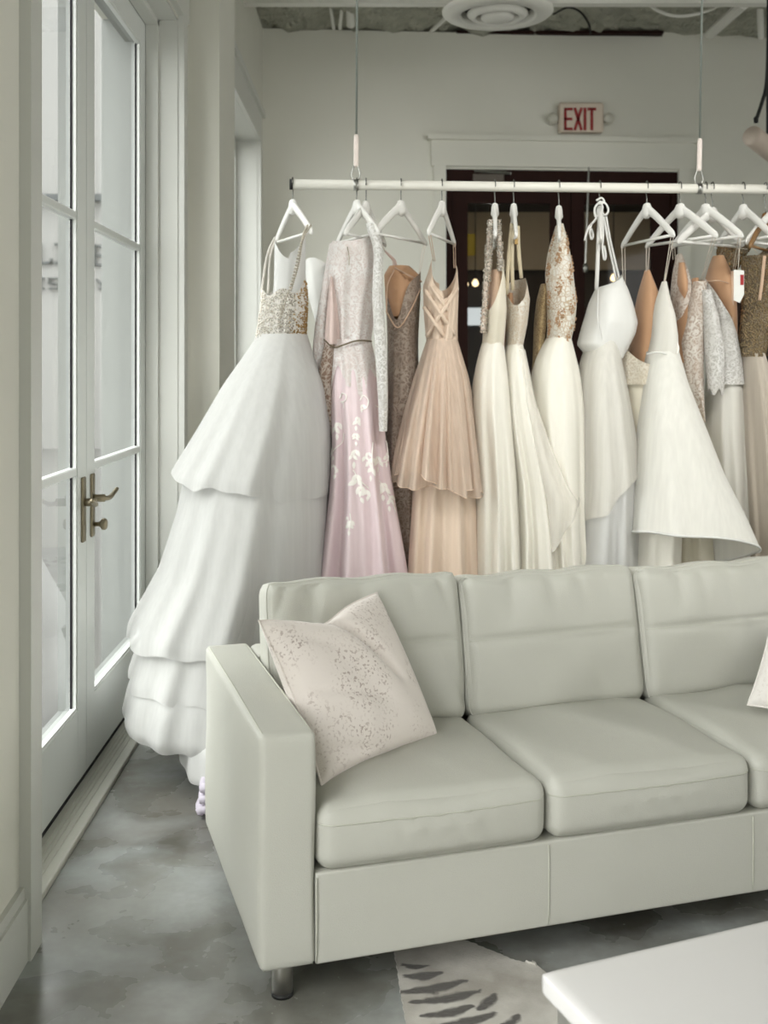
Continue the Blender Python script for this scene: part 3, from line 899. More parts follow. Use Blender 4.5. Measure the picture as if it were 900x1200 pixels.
# stripes: ribs fanning off a spine, each a tapered bar (a, b, width)
bars = []
for (a, b_, w) in (((470, 1132), (500, 1134), 5), ((473, 1146), (517, 1142), 8), ((470, 1165), (546, 1151), 8), ((481, 1177), (562, 1163), 8),
                   ((494, 1193), (554, 1181), 8), ((500, 1208), (582, 1190), 8), ((560, 1186), (581, 1167), 8), ((505, 1228), (600, 1205), 8), ((590, 1204), (606, 1192), 8), ((510, 1250), (610, 1225), 9), ((515, 1280), (640, 1245), 10), ((600, 1240), (660, 1220), 10)):
    p, q = floor_pt(*a), floor_pt(*b_)
    bars.append((p, q, w * p[1] / F * 1.5))
vals = []
for v in me.vertices:
    x = np.array((v.co.x, v.co.y)); s = 0.0
    for p, q, w in bars:
        d = q - p; L = np.linalg.norm(d)
        t = np.dot(x - p, d) / L ** 2
        c_ = p + d * min(1, max(0, t))
        off = 0.010 * math.sin(math.pi * min(1, max(0, t)))
        dist = np.linalg.norm(x - c_ - np.array((0, -off)))
        ww = w * (0.35 + 0.65 * math.sin(math.pi * min(1, max(0, t))))
        s = max(s, min(1, max(0, 1.25 - dist / ww)))
    vals.append(s)
at.data.foreach_set('value', vals)
for v in me.vertices:
    v.co.x -= c0[0]; v.co.y -= c0[1]
rug.location = (c0[0], c0[1], 0)
sm = rug.modifiers.new('thickness', 'SOLIDIFY'); sm.thickness = 0.005; sm.offset = -1
tag(rug, 'pale animal hide rug with dark tapered stripes lying under the white table', 'rug')

# ------------------------------------------------------------------ clothes rail
rail = empty('clothes_rail', tuple(P(342, 216, rd(342))), label='long white hanging rail suspended on steel cables, holding the row of gowns', cat='rail')
ra, rb = P(343, 216, rd(343)), P(1010, 223.2, rd(1010))
RZ = ra[2]
def rail_pt(px, dz=0.0):
    D = rd(px)
    return np.array((P(px, 0, D)[0], D, RZ + dz))
rb = rail_pt(1010)
MB().tube([ra, rb], 0.019, 20).obj('rod', plain('worn_white_paint', C(222, 220, 210), 0.45, 0.05, 9), rail, smooth=True)
for p, q in ((ra, ra + (ra - rb) / np.linalg.norm(ra - rb) * 0.012), (rb, rb + (rb - ra) / np.linalg.norm(ra - rb) * 0.012)):
    MB().tube([p, q], 0.0205, 20).obj('end_cap', M_black, rail, smooth=True)
for px, lean in ((417, 3), (819, 9)):
    c = rail_pt(px)
    ax = (rb - ra) / np.linalg.norm(rb - ra)
    MB().tube([c - ax * 0.009, c + ax * 0.009], 0.0215, 20).obj('clamp', M_steel, rail, smooth=True)
    D = c[1]
    k = D / F
    top = c + np.array((0, 0, 0.019))
    MB().tube([top + np.array((0.016 * math.sin(a), 0, 0.021 - 0.024 * math.cos(a) + (0.012 if math.cos(a) < -0.7 else 0))) for a in np.linspace(0, 2 * math.pi, 20)[:-1]], 0.0035, 6, True).obj('eye_loop', M_steel, rail, smooth=True)
    s0 = top + np.array((0.001, 0, 0.05)); s1 = s0 + np.array((lean * 0.10 * k, 0, 38 * k)); s2 = s0 + np.array((lean * k, 0, CZ - s0[2]))
    MB().tube([s0, s0 + (s1 - s0) * 0.05, s0 + (s1 - s0) * 0.9, s1], [0.007, 0.0095, 0.0095, 0.007], 12).obj('cable_sleeve', plain('shrink_sleeve', C(226, 214, 206), 0.5), rail, smooth=True)
    MB().tube([s1, s2], 0.0042, 8).obj('cable', plain('galvanised_cable', C(140, 146, 140), 0.4, 0.1, 200, Metallic=0.6), rail, smooth=True)

# ------------------------------------------------------------------ hangers
M_hanger = plain('white_hanger_paint', C(226, 225, 220), 0.4, 0.02)
M_wood = plain('varnished_wood', C(128, 96, 58), 0.4, 0.2, 30)
M_hook = plain('hook_wire', C(120, 120, 116), 0.3, 0.1, Metallic=1.0)
HANG = {}
def hanger(key, px, hwpx, near, label, mat=None, apex=22, shift=0.0, drop=0.125):
    """wooden hanger on the rail at column px; hwpx is its apparent half width, near says which end comes to the front"""
    mat = mat or M_hanger
    c = rail_pt(px)
    D = c[1]
    k = D / F
    root = empty('clothes_hanger', tuple(c), label=label, cat='hanger', group='hangers on the white rail')
    L = 0.205
    sg = -1 if near == 'right' else 1
    dl = 0.19
    for _ in range(30):                          # half vector from the centre to the right end, allowing for perspective
        dx = ((px + hwpx - 435) * (D + sg * dl) - (px - hwpx - 435) * (D - sg * dl)) / F / 2
        dl = math.sqrt(max(0.0004, L * L - dx * dx))
    d = np.array((dx, sg * dl, 0.0))
    d *= L / np.linalg.norm(d)
    dn = d / L
    perp = np.array((-dn[1], dn[0], 0))
    ap = c + np.array((shift * k, 0, -apex * k))
    hk = [ap + np.array((0, 0, -0.01)), ap + np.array((0, 0, 0.035))]
    yv = np.array((0, 1, 0))
    for a in np.linspace(-20, 200, 12):
        hk.append(c + np.array((0, 0, 0.004)) + 0.0225 * (math.cos(R(a)) * (-yv) * -1 + math.sin(R(a)) * np.array((0, 0, 1))))
    MB().tube([h for h in hk], 0.0021, 6).obj('hook', M_hook, root, smooth=True)
    # shoulders: one swept bar through the neck
    sp, sr = [], []
    for t in np.linspace(-1, 1, 33):
        a = abs(t)
        z = -drop * (a ** 1.15) + 0.004 * (1 - a)
        sp.append(ap + d * t + np.array((0, 0, z - 0.012)) + perp * 0.02 * (a ** 2) * 0)
        sr.append((0.021 if a < 0.1 else 0.0175) - 0.004 * a - (0.007 if a > 0.98 else 0))
    m = MB().tube(sp, sr, 10)
    m.tube([ap + np.array((0, 0, -0.045)), ap + np.array((0, 0, -0.03)), ap + np.array((0, 0, 0.0)), ap + np.array((0, 0, 0.011)), ap + np.array((0, 0, 0.015))], [0.012, 0.032, 0.026, 0.02, 0.008], 14)
    # flatten across the shoulder line
    vv = np.array(m.v)
    rel = vv - ap
    s_ = rel @ perp
    vv = vv - np.outer(s_ * 0.5, perp)
    mesh_obj('shoulder_bar', vv, m.f, mat, root)
    ends = (ap - d * 0.93 + np.array((0, 0, -drop * 0.95 - 0.012)), ap + d * 0.93 + np.array((0, 0, -drop * 0.95 - 0.012)))
    MB().tube([ends[0], ends[1]], 0.0058, 8).obj('trouser_bar', mat, root, smooth=True)
    HANG[key] = (ends[0], ends[1], ap)
    return root
hanger('h1', 343, 22, 'right', 'leftmost white hanger, at the end of the rail, holding the big white ball gown')
hanger('h2', 418, 25, 'right', 'white hanger under the left cable holding the pink lace gown')
hanger('h2b', 429, 24, 'left', 'white hanger mostly hidden behind the pink lace gown\'s hanger', apex=23)
hanger('h3', 470, 31, 'left', 'white hanger with a fully visible bar, between the pink and blush gowns')
hanger('h4', 518, 16, 'left', 'white hanger turned nearly edge-on above the blush tulle gown')
hanger('h5', 580, 0.5, 'right', 'edge-on white hanger holding the ivory gown with beaded straps', apex=24)
hanger('h6', 602, 3, 'right', 'edge-on white hanger holding the plunging ivory gown with twin straps', apex=24)
hanger('h7', 655, 0.5, 'right', 'edge-on white hanger holding the gown with gold lace bodice', apex=26)
hanger('h8', 703, 1, 'right', 'edge-on white hanger with the satin halter ties knotted around it', apex=26)
hanger('h9', 758, 31, 'right', 'leftmost of the overlapping white hangers before the dark door\'s right pane')
hanger('h10', 797, 42, 'right', 'white hanger just left of the right cable, in front of the door\'s right edge')
hanger('h11', 827, 42, 'right', 'white hanger just right of the right cable clamp, holding the lace gown with tan lining')
hanger('h11b', 835, 40, 'left', 'white hanger tucked behind the one right of the cable clamp', apex=26)
hanger('h12', 871, 34, 'right', 'white hanger holding the dark gold sequin gown')
hanger('h13', 897, 18, 'left', 'brown wooden hanger at the right edge of the photo', M_wood, 32)
hanger('h14', 905, 30, 'left', 'white hanger cut by the right edge, behind the wooden one', apex=26)

# ------------------------------------------------------------------ gowns
def table_interp(rows):
    rows = sorted(rows)
    ys = np.array([r[0] for r in rows], float)
    def get(py):
        return [np.interp(py, ys, np.array([r[k] for r in rows], float)) for k in (1, 2, 3)]
    # smooth the profile a little so outlines are soft
    t = np.linspace(ys[0], ys[-1], 161)
    cols = [np.interp(t, ys, np.array([r[k] for r in rows], float)) for k in (1, 2, 3)]
    ker = np.ones(7) / 7
    sm = []
    for c in cols:
        pad = np.concatenate([2 * c[0] - c[3:0:-1], c, 2 * c[-1] - c[-2:-5:-1]])
        sm.append(np.convolve(pad, ker, 'valid'))
    return lambda py: [np.interp(py, t, s) for s in sm]

class Cloth:
    """tube of cloth hung at depth D: outline rows (row, left, right, half depth), gathered into folds"""
    def __init__(self, rows, D, top=None, bot=None, folds=11, amp=0.06, seed=0, sharp=0.35, lean=0.0, y0=None, grow=1.0, twist=0.0):
        self.rows = rows
        self.prof = table_interp(rows)
        self.D = D
        self.a, self.b = min(r[0] for r in rows), max(r[0] for r in rows)
        self.top = top or (lambda th: np.zeros_like(th) + self.a)
        self.bot = bot or (lambda th: np.zeros_like(th) + self.b)
        r = np.random.default_rng(seed)
        self.fr = [(int(folds * f), r.uniform(0, 6.28), a, r.uniform(-0.8, 0.8)) for f, a in ((1, 0.55), (0.6, 0.4), (1.7, 0.28), (0.36, 0.3))]
        self.amp, self.sharp, self.lean, self.grow, self.twist = amp, sharp, lean, grow, twist
    def at(self, th, t, out=0.0):
        th = np.asarray(th, float); t = np.asarray(t, float)
        py = self.top(th) * (1 - t) + self.bot(th) * t
        xl, xr, hd = self.prof(py)
        k = self.D / F
        f = 0
        for n, ph, a, w in self.fr:
            s = np.cos(n * th + ph + w * t * 2 + self.twist * t)
            s = (1 - self.sharp) * s + self.sharp * (1 - 2 * np.abs(np.sin((n * th + ph + w * t * 2 + self.twist * t) / 2)))
            f = f + a * s
        ramp = np.clip((py - self.a) / max(1, (self.b - self.a)), 0, 1) ** 0.7 * self.grow + (1 - self.grow)
        fold = self.amp * f * ramp
        hw = (xr - xl) / 2 * k + out
        c, s = np.cos(th), np.sin(th)
        # folds push mainly in and out of the front and back, less at the silhouettes
        X = ((xl + xr) / 2 - 435) * k + hw * c * (1 + fold * 0.45)
        Y = self.D + self.lean * (py - self.a) * k + (hd + out) * s * (1 + fold * 1.6)
        Z = H - (py - 428) * k
        return np.stack([X, Y, Z * np.ones_like(X)], -1)
    def mesh(self, name, mat, parent, nu=112, nv=56, th0=0.0, th1=2 * math.pi, label=None, t0=0.0, t1=1.0):
        full = abs(th1 - th0 - 2 * math.pi) < 1e-6
        th = np.linspace(th0, th1, nu, endpoint=not full)
        tv = np.linspace(t0, t1, nv)
        TH, T = np.meshgrid(th, tv)
        v = self.at(TH, T).reshape(-1, 3)
        f = []
        for j in range(nv - 1):
            for i in range(nu if full else nu - 1):
                i2 = (i + 1) % nu
                f.append((j * nu + i, (j + 1) * nu + i, (j + 1) * nu + i2, j * nu + i2))
        o = mesh_obj(name, v, f, mat, parent, label=label)
        return o
    def hem(self, name, mat, parent, r=0.003, t=1.0, n=110):
        th = np.linspace(0, 2 * math.pi, n, endpoint=False)
        return MB().tube(self.at(th, np.full(n, t), 0.001), r, 5, True).obj(name, mat, parent, smooth=True)

def neck(y_side, front, back=None, pw=2.0):
    """top edge: high at the sides (under the straps), dipping at the front and back"""
    back = front if back is None else back
    def f(th):
        s = np.sin(th)
        return y_side + np.where(s < 0, front, back) * np.abs(s) ** pw
    return f

def scatter(name, cl, n, mat, parent, size, th=(0, 6.283), t=(0, 1), seed=0, label=None, keep=None, flat=0.6):
    """beads / sequins sewn on the cloth: too many to count, one object"""
    r = np.random.default_rng(seed)
    th_ = r.uniform(*th, n); t_ = r.uniform(*t, n)
    if keep is not None:
        m = keep(th_, t_); th_, t_ = th_[m], t_[m]
    p = cl.at(th_, t_, 0.002)
    s = r.uniform(size * 0.6, size * 1.3, len(p))
    oc = np.array([(1, 0, 0), (-1, 0, 0), (0, 1, 0), (0, -1, 0), (0, 0, 1), (0, 0, -1)], float) * (1, flat, 1)
    tri = [(0, 2, 4), (2, 1, 4), (1, 3, 4), (3, 0, 4), (2, 0, 5), (1, 2, 5), (3, 1, 5), (0, 3, 5)]
    v = (p[:, None, :] + oc[None] * s[:, None, None]).reshape(-1, 3)
    f = [[a + 6 * i for a in q] for i in range(len(p)) for q in tri]
    o = mesh_obj(name, v, f, mat, parent, smooth=False, label=label)
    o['kind'] = 'stuff'
    return o

def leaf_applique(name, cl, items, mat, parent, label=None):
    """embroidered leaves and vines lying on the cloth; items: (theta, t, angle, length m, width ratio)"""
    m = MB()
    k = cl.D / F
    for (th, t, ang, L, wr) in items:
        p0 = cl.at(np.array([th]), np.array([t]))[0]
        e = 0.01
        du = (cl.at(np.array([th + e]), np.array([t]))[0] - p0); lu = np.linalg.norm(du) / e
        dv = (cl.at(np.array([th]), np.array([t + e]))[0] - p0); lv = np.linalg.norm(dv) / e
        pts = []
        for (a, b) in ((0, 0), (0.25, 0.36), (0.55, 0.42), (0.85, 0.2), (1, 0), (0.85, -0.2), (0.55, -0.42), (0.25, -0.36)):
            x, y = a * L, b * L * wr
            ux, vy = math.cos(ang) * x - math.sin(ang) * y, math.sin(ang) * x + math.cos(ang) * y
            pts.append((th + ux / lu, t + vy / lv))
        mid = [((pts[0][0] * (1 - q) + pts[4][0] * q), (pts[0][1] * (1 - q) + pts[4][1] * q)) for q in (0.3, 0.65)]
        al = pts + mid
        pos = cl.at(np.array([q[0] for q in al]), np.array([q[1] for q in al]), 0.0025)
        pos[8:] = cl.at(np.array([q[0] for q in mid]), np.array([q[1] for q in mid]), 0.0045)
        m.add(pos, [(0, 1, 8), (1, 2, 9, 8), (2, 3, 9), (3, 4, 9), (4, 5, 9), (5, 6, 9), (6, 7, 8, 9), (7, 0, 8)])
    o = m.obj(name, mat, parent, smooth=True, label=label)
    o['kind'] = 'stuff'
    return o

def vine(cl, pts, mat, parent, r=0.0022, name='vine'):
    q = curve_pts([(a, b, 0) for a, b in pts], 24)
    return MB().tube(cl.at(np.array([p[0] for p in q]), np.array([p[1] for p in q]), 0.003), r, 5).obj(name, mat, parent, smooth=True)

def ribbon(pts, w, parent, mat, name='strap', n=14, r2=None):
    return MB().tube(curve_pts(pts, n), w, 6).obj(name, mat, parent, smooth=True)

def gown(px, py, label, D=None, name='wedding_gown', cat='gown'):
    D = D or rd(px)
    return empty(name, tuple(P(px, py, D)), label=label, cat=cat, group='gowns hanging on the rail'), D

W_tulle = fabric('white_tulle', C(210, 210, 207), 0.85, 0.14, streak=0.02, weave=0.2)
W_sheer = fabric('white_tulle_overlay', C(211, 211, 208), 0.85, 0.15, alpha=0.82, streak=0.02)
W_satin = fabric('white_satin', C(230, 230, 226), 0.38, 0.15, streak=0.02, weave=0.05)
C_satin = fabric('ball_gown_satin', C(210, 210, 207), 0.45, 0.15, streak=0.02, weave=0.05)
I_tulle = fabric('ivory_tulle', C(242, 239, 228), 0.8, 0.14, streak=0.05)
I_sheer = fabric('ivory_tulle_overlay', C(243, 240, 231), 0.8, 0.16, alpha=0.6, streak=0.05)
I_satin = fabric('ivory_satin', C(232, 226, 208), 0.45, 0.2, streak=0.03)
P_tulle = fabric('pink_tulle', C(236, 217, 220), 0.8, 0.12, streak=0.05, c2=C(238, 221, 224))
B_tulle = fabric('blush_tulle', C(228, 208, 188), 0.8, 0.14, streak=0.08)
B_sheer = fabric('blush_tulle_overlay', C(231, 212, 194), 0.8, 0.16, alpha=0.62, streak=0.1)
T_tulle = fabric('taupe_tulle', C(196, 186, 172), 0.8, 0.14, streak=0.08)
TAN = fabric('tan_lining', C(206, 164, 128), 0.6, 0.2, streak=0.03)
NUDE = fabric('nude_lining', C(214, 184, 158), 0.6, 0.2, streak=0.03)
CREAM = fabric('cream_mesh', C(220, 208, 180), 0.7, 0.3, streak=0.05)
L_white = lace('white_lace', C(208, 206, 200), C(242, 241, 238), 60, 0.5)
L_pink = lace('white_lace_over_pink', C(226, 215, 210), C(242, 239, 236), 62, 0.4)
L_brown = lace('lace_over_taupe', C(146, 122, 106), C(206, 194, 182), 46, 0.6)
L_nude = lace('lace_over_nude', C(196, 178, 162), C(234, 228, 219), 55, 0.45)
L_gold = lace('gold_lace_over_ivory', C(236, 232, 222), C(206, 184, 152), 40, 0.8)
L_goldsleeve = lace('gold_mesh_sleeve', C(196, 174, 132), C(140, 112, 76), 70, 0.7)
L_taupe = lace('beaded_taupe_lace', C(144, 128, 115), C(182, 168, 154), 50, 0.55)
L_sequin = lace('sequin_ground', C(112, 98, 78), C(172, 156, 128), 90, 0.6)
M_applique = plain('embroidered_thread', C(250, 247, 241), 0.7, 0.03, 90)
M_gold = plain('gold_beads', C(176, 146, 96), 0.28, 0.2, 90, Metallic=0.8)
M_silver = plain('silver_beads', C(204, 198, 186), 0.25, 0.15, 90, Metallic=0.7)
M_bronze_seq = plain('bronze_sequins', C(186, 166, 134), 0.25, 0.3, 120, Metallic=0.85)
M_ribbon = plain('ribbon_loop', C(222, 212, 198), 0.6, 0.05)

HEM = 851
# --- 1: the white ball gown -------------------------------------------------------------
g, D = gown(335, 300, 'huge white layered tulle ball gown with beaded bodice at the rail\'s left end', D=rd(343))
bp_ = Cloth([(270, 322, 358, 0.05), (330, 321, 358, 0.06), (395, 316, 357, 0.08)], D, top=lambda th: 276 + 22 * np.sin(th) ** 2 + 6 * (np.cos(th) < 0), amp=0.02, folds=6, seed=1)
bp_.mesh('back_panel', C_satin, g, 64, 30)
bd = Cloth([(328, 309, 359, 0.10), (360, 306, 360, 0.11), (393, 301, 358, 0.12), (402, 300, 362, 0.125)], D, top=lambda th: 344 - 14 * np.clip(np.cos(th - 0.1), 0, 1) ** 2 + 4 * np.sin(5 * th), amp=0.05, folds=16, seed=2)
bd.mesh('bodice', lace('silver_beaded_lace', C(214, 210, 202), C(240, 238, 232), 80, 0.5), g, 80, 26)
scatter('beadwork', bd, 2600, M_silver, g, 0.0032, seed=4, keep=lambda th, t: np.cos(th) < 0.55)
scatter('gold_beadwork', bd, 2000, M_gold, g, 0.0034, th=(-1.7, 0.9), seed=5, keep=lambda th, t: np.abs(np.sin(th * 91.7 + t * 53.3)) < np.clip(1.0 - np.abs(th + 0.25) / 1.0 + 0.35 * (t - 0.5), 0, 1) * 0.9, label='gold beaded side panel')
e0, e1_ = HANG['h1'][0], HANG['h1'][1]
for dx, bead in ((-2, M_ribbon), (2, M_ribbon)):
    ribbon([e0 + np.array((dx * 0.002, 0, 0.02)), P(315 + dx, 300, D + 0.10), P(310 + dx * 2, 345, D + 0.02)], 0.0052, g, fabric('braided_strap_%d' % (dx + 2), C(226, 222, 214)), 'strap', 12)
for k_, (xe, ye) in enumerate(((328, 372), (341, 340))):
    pts = curve_pts([e1_ + np.array((-0.012 + 0.012 * k_, -0.01, 0.022)), P(354 - 3 * k_ + 4 * k_, 280, D - 0.16), P((354 + xe) / 2 + 2, (280 + ye) / 2, D - 0.14), P(xe, ye, D - 0.13)], 40)
    m = MB()
    for q in pts:
        m.lathe([(0.0001, -0.0058), (0.0052, 0), (0.0001, 0.0058)], q, 'z', 6)
    m.obj('beaded_strap', M_silver, g)
rag = lambda th, s, a=1.0: a * (2.4 * np.sin(5 * th + s) + 1.8 * np.sin(11 * th + 2 * s) + 1.2 * np.sin(17 * th + s))
under = Cloth([(396, 306, 359, 0.115), (450, 274, 370, 0.21), (520, 242, 378, 0.28), (600, 224, 380, 0.34), (700, 190, 378, 0.38), (800, 178, 376, 0.41), (850, 186, 372, 0.40)], D, bot=lambda th: 846 + rag(th, 1.0), folds=11, amp=0.02, seed=6)
under.mesh('underskirt', W_tulle, g, 150, 60)
for nm, rows, seed, hem in (
    ('tulle_tier', [(392, 303, 360, 0.13), (420, 284, 369, 0.20), (450, 263, 381, 0.27), (500, 234, 389, 0.34), (553, 202, 390, 0.39), (600, 196, 386, 0.40)], 7, lambda th: 566 + 12 * np.cos(th) + rag(th, 0.3)),
    ('tulle_tier', [(450, 278, 368, 0.19), (500, 246, 380, 0.29), (540, 222, 385, 0.355), (600, 209, 386, 0.41), (660, 190, 384, 0.44), (725, 154, 382, 0.47), (745, 152, 382, 0.47)], 8, lambda th: 738 + rag(th, 1.3)),
    ('tulle_tier', [(560, 240, 374, 0.28), (660, 200, 384, 0.42), (745, 166, 380, 0.46), (780, 154, 380, 0.475), (795, 155, 380, 0.475)], 9, lambda th: 786 + rag(th, 2.1)),
    ('tulle_tier', [(640, 216, 374, 0.33), (745, 172, 380, 0.45), (800, 153, 380, 0.48), (826, 147, 380, 0.49), (845, 156, 378, 0.47)], 10, lambda th: 836 + rag(th, 3.0, 1.2))):
    c_ = Cloth(rows, D, bot=hem, folds=12, amp=0.035, seed=7, sharp=0.1)
    c_.mesh(nm, W_sheer, g, 150, 46)
lin = Cloth([(780, 224, 330, 0.30), (840, 214, 340, 0.40), (874, 214, 345, 0.42), (884, 224, 345, 0.40)], D - 0.12, bot=lambda th: 872 + 4 * np.cos(3 * th), folds=9, amp=0.05, seed=11)
lin.mesh('satin_lining', C_satin, g, 100, 24)

# --- white satin gown behind the pink one ------------------------------------------------
g, D = gown(400, 300, 'white satin gown almost hidden behind the pink lace gown, one shoulder showing', D=rd(420) + 0.26)
c_ = Cloth([(301, 358, 376, 0.03), (306, 357, 390, 0.06), (340, 359, 405, 0.10), (380, 370, 410, 0.10), (400, 374, 414, 0.11)], D, top=lambda th: 303 + 16 * np.clip(np.cos(th), 0, 1) + 6 * np.clip(-np.cos(th), 0, 1) ** 6, folds=6, amp=0.05, seed=12)
c_.mesh('bodice', W_satin, g, 60, 26)
c_ = Cloth([(398, 374, 414, 0.11), (500, 372, 430, 0.16), (690, 366, 446, 0.20), (HEM, 356, 452, 0.22)], D, folds=10, amp=0.1, seed=13)
c_.mesh('skirt', I_satin, g, 90, 36)
for k_ in (0, 1):
    if k_: ribbon([HANG['h2b'][k_] + np.array((0, 0, 0.012)), (HANG['h2b'][k_] + P((362, 388)[k_], 304, D)) / 2, P((362, 388)[k_], 306, D)], 0.003, g, M_ribbon)

# --- 2: pink lace gown ------------------------------------------------------------------
g, D = gown(416, 285, 'pink tulle gown with white lace long-sleeved bodice and leaf embroidery', D=rd(418), name='evening_gown')
bd = Cloth([(266, 428, 440, 0.03), (274, 400, 444, 0.06), (280, 390, 446, 0.10), (290, 386, 447, 0.13), (320, 383, 448, 0.12), (360, 385, 440, 0.10), (398, 388, 434, 0.10), (404, 388, 435, 0.10)], D, top=lambda th: 277 + 8 * np.abs(np.sin(th)) ** 2 - 6 * np.cos(th), folds=9, amp=0.09, seed=14)
bd.mesh('bodice', L_pink, g, 90, 40)
keyh = MB().tube(curve_pts([P(407, 289, D - 0.135), P(409, 300, D - 0.135), P(409, 311, D - 0.13)], 8), 0.0016, 5)
keyh.obj('keyhole_edge', M_bronze, g)
fold_ = Cloth([(326, 387, 391, 0.08), (360, 383, 399, 0.095), (395, 380, 403, 0.100), (404, 381, 402, 0.10)], D - 0.008, folds=7, amp=0.12, seed=15)
fold_.mesh('pink_side_panel', fabric('dusty_pink_mesh', C(218, 198, 191), 0.8, 0.15, streak=0.1), g, 50, 20)
sk = Cloth([(398, 388, 434, 0.10), (430, 388, 441, 0.13), (470, 386, 447, 0.155), (520, 387, 452, 0.18), (580, 383, 461, 0.20), (640, 374, 471, 0.21), (690, 366, 479, 0.22), (HEM, 350, 494, 0.25)], D, folds=9, amp=0.30, seed=16, sharp=0.15)
sk.mesh('skirt', P_tulle, g, 150, 70)
hip = Cloth([(398, 387, 435, 0.104), (430, 387, 442, 0.134), (470, 385, 448, 0.159), (520, 386, 453, 0.184), (580, 382, 462, 0.204)], D, bot=lambda th: 448 + 14 * np.sin(4 * th + 1) + 6 * np.sin(9 * th), folds=9, amp=0.30, seed=16, sharp=0.15, grow=1.0)
hip.b = HEM
hip.mesh('lace_hip', L_pink, g, 150, 26)
belt = curve_pts([P(380, 398, D - 0.06), P(386, 404, D - 0.10), P(393, 407, D - 0.125), P(403, 404, D - 0.13), P(415, 400, D - 0.13), P(425, 399, D - 0.11), P(435, 400, D - 0.03)], 60)
m = MB()
for q in belt:
    m.lathe([(0.0001, -0.004), (0.0042, 0), (0.0001, 0.004)], q, 'z', 6)
m.obj('beaded_belt', M_bronze, g)
sl_ = Cloth([(262, 429, 438, 0.02), (270, 430, 444, 0.04), (284, 436, 448, 0.05), (300, 438, 449, 0.05), (350, 436, 449, 0.045), (420, 440, 454, 0.04), (470, 443, 455, 0.035), (505, 444, 454, 0.032)], D - 0.14, folds=6, amp=0.1, seed=17)
sl_.mesh('sleeve', L_white, g, 48, 50)
sl_ = Cloth([(286, 386, 393, 0.03), (330, 378, 391, 0.05), (380, 369, 388, 0.05), (410, 366, 390, 0.05), (440, 370, 390, 0.05), (470, 376, 390, 0.04), (485, 380, 389, 0.03)], D + 0.02, folds=6, amp=0.12, seed=18)
sl_.mesh('sleeve', L_pink, g, 48, 50)
pn = Cloth([(402, 380, 396, 0.05), (440, 372, 396, 0.05), (480, 380, 395, 0.05), (510, 386, 394, 0.03)], D - 0.03, folds=6, amp=0.15, seed=19)
pn.mesh('lace_side_drape', L_brown, g, 48, 30)
rnd_ = random.Random(5)
items = []
def px_to_tt(cl, px, py):
    """front parameters of the cloth under pixel column px, row py"""
    t = (py - cl.a) / (cl.b - cl.a)
    xl, xr, hd = cl.prof(py)
    c = max(-0.97, min(0.97, (px - (xl + xr) / 2) / ((xr - xl) / 2)))
    return -math.acos(c), t
def sprig(px, py, n, L, ang0, spread=0.7):
    for i in range(n):
        th, t = px_to_tt(sk, px + rnd_.uniform(-2, 2), py + (i - n / 2) * L * 170)
        for s in (-1, 1):
            items.append((th, t, ang0 + s * spread + rnd_.uniform(-0.2, 0.2), 1.0 * L * rnd_.uniform(0.8, 1.15), 0.62))
    th, t = px_to_tt(sk, px, py + n * L * 120)
    items.append((th, t, ang0, 0.85 * L, 0.62))
for (px, py, n, L) in ((397, 498, 2, 0.030), (391, 530, 3, 0.030), (396, 545, 2, 0.024), (416, 528, 2, 0.032), (418, 508, 2, 0.022), (434, 540, 3, 0.030), (430, 530, 2, 0.024),
                       (421, 556, 2, 0.034), (423, 568, 2, 0.030), (432, 570, 1, 0.028), (444, 537, 2, 0.028), (452, 533, 2, 0.026), (450, 568, 2, 0.032), (456, 582, 2, 0.028), (411, 602, 3, 0.024), (418, 490, 2, 0.024), (404, 470, 1, 0.02), (424, 474, 1, 0.02), (451, 520, 1, 0.024)):
    sprig(px, py, n, L, 1.45 + rnd_.uniform(-0.5, 0.5))
leaf_applique('leaf_embroidery', sk, items, M_applique, g, 'cream embroidered leaves')
for pts in (((404, 505), (402, 515), (396, 522), (391, 530)), ((400, 470), (406, 468), (407, 462), (402, 460), (399, 466)), ((424, 478), (429, 476), (431, 468), (426, 462), (422, 468)), ((441, 455), (444, 462), (447, 470), (446, 478), (440, 474)), ((412, 592), (413, 602), (411, 612)), ((436, 515), (435, 530), (436, 545), (438, 552)), ((446, 560), (452, 570), (459, 588), (461, 597)), ((450, 515), (453, 526), (452, 538), (446, 540)), ((415, 545), (422, 556), (432, 566))):
    vine(sk, [px_to_tt(sk, *q) for q in pts], M_applique, g)

# --- lilac ruffle on the floor behind the sofa ------------------------------------------
p = P(229, 912, 3.62)
lr = empty('ruffled_hem', (p[0] + 0.05, p[1], 0), label='lilac ruffled tulle hem lying on the floor behind the sofa\'s left end', cat='fabric')
m = MB()
M_lilac = fabric('lilac_tulle', C(228, 221, 232), 0.8, 0.3)
for k_ in range(9):
    a = k_ * 0.7
    cx_, cy_ = p[0] + 0.045 + 0.022 * k_ , p[1] + 0.03 * math.sin(a)
    for q_ in range(3):
        zc = 0.03 + 0.036 * q_
        pts = [(cx_ + (0.024 + 0.005 * math.sin(5 * b_)) * math.cos(b_) * (1.0 - 0.15 * q_) - 0.006 * (q_ == 0), cy_ + 0.04 * math.sin(b_), zc + 0.006 * math.sin(3 * b_ + k_)) for b_ in np.linspace(0, 2 * math.pi, 18)[:-1]]
        m.tube(pts, [0.015 + 0.003 * math.sin(3 * i) for i in range(17)], 6, True)
m.obj('ruffle', M_lilac, lr, smooth=True)

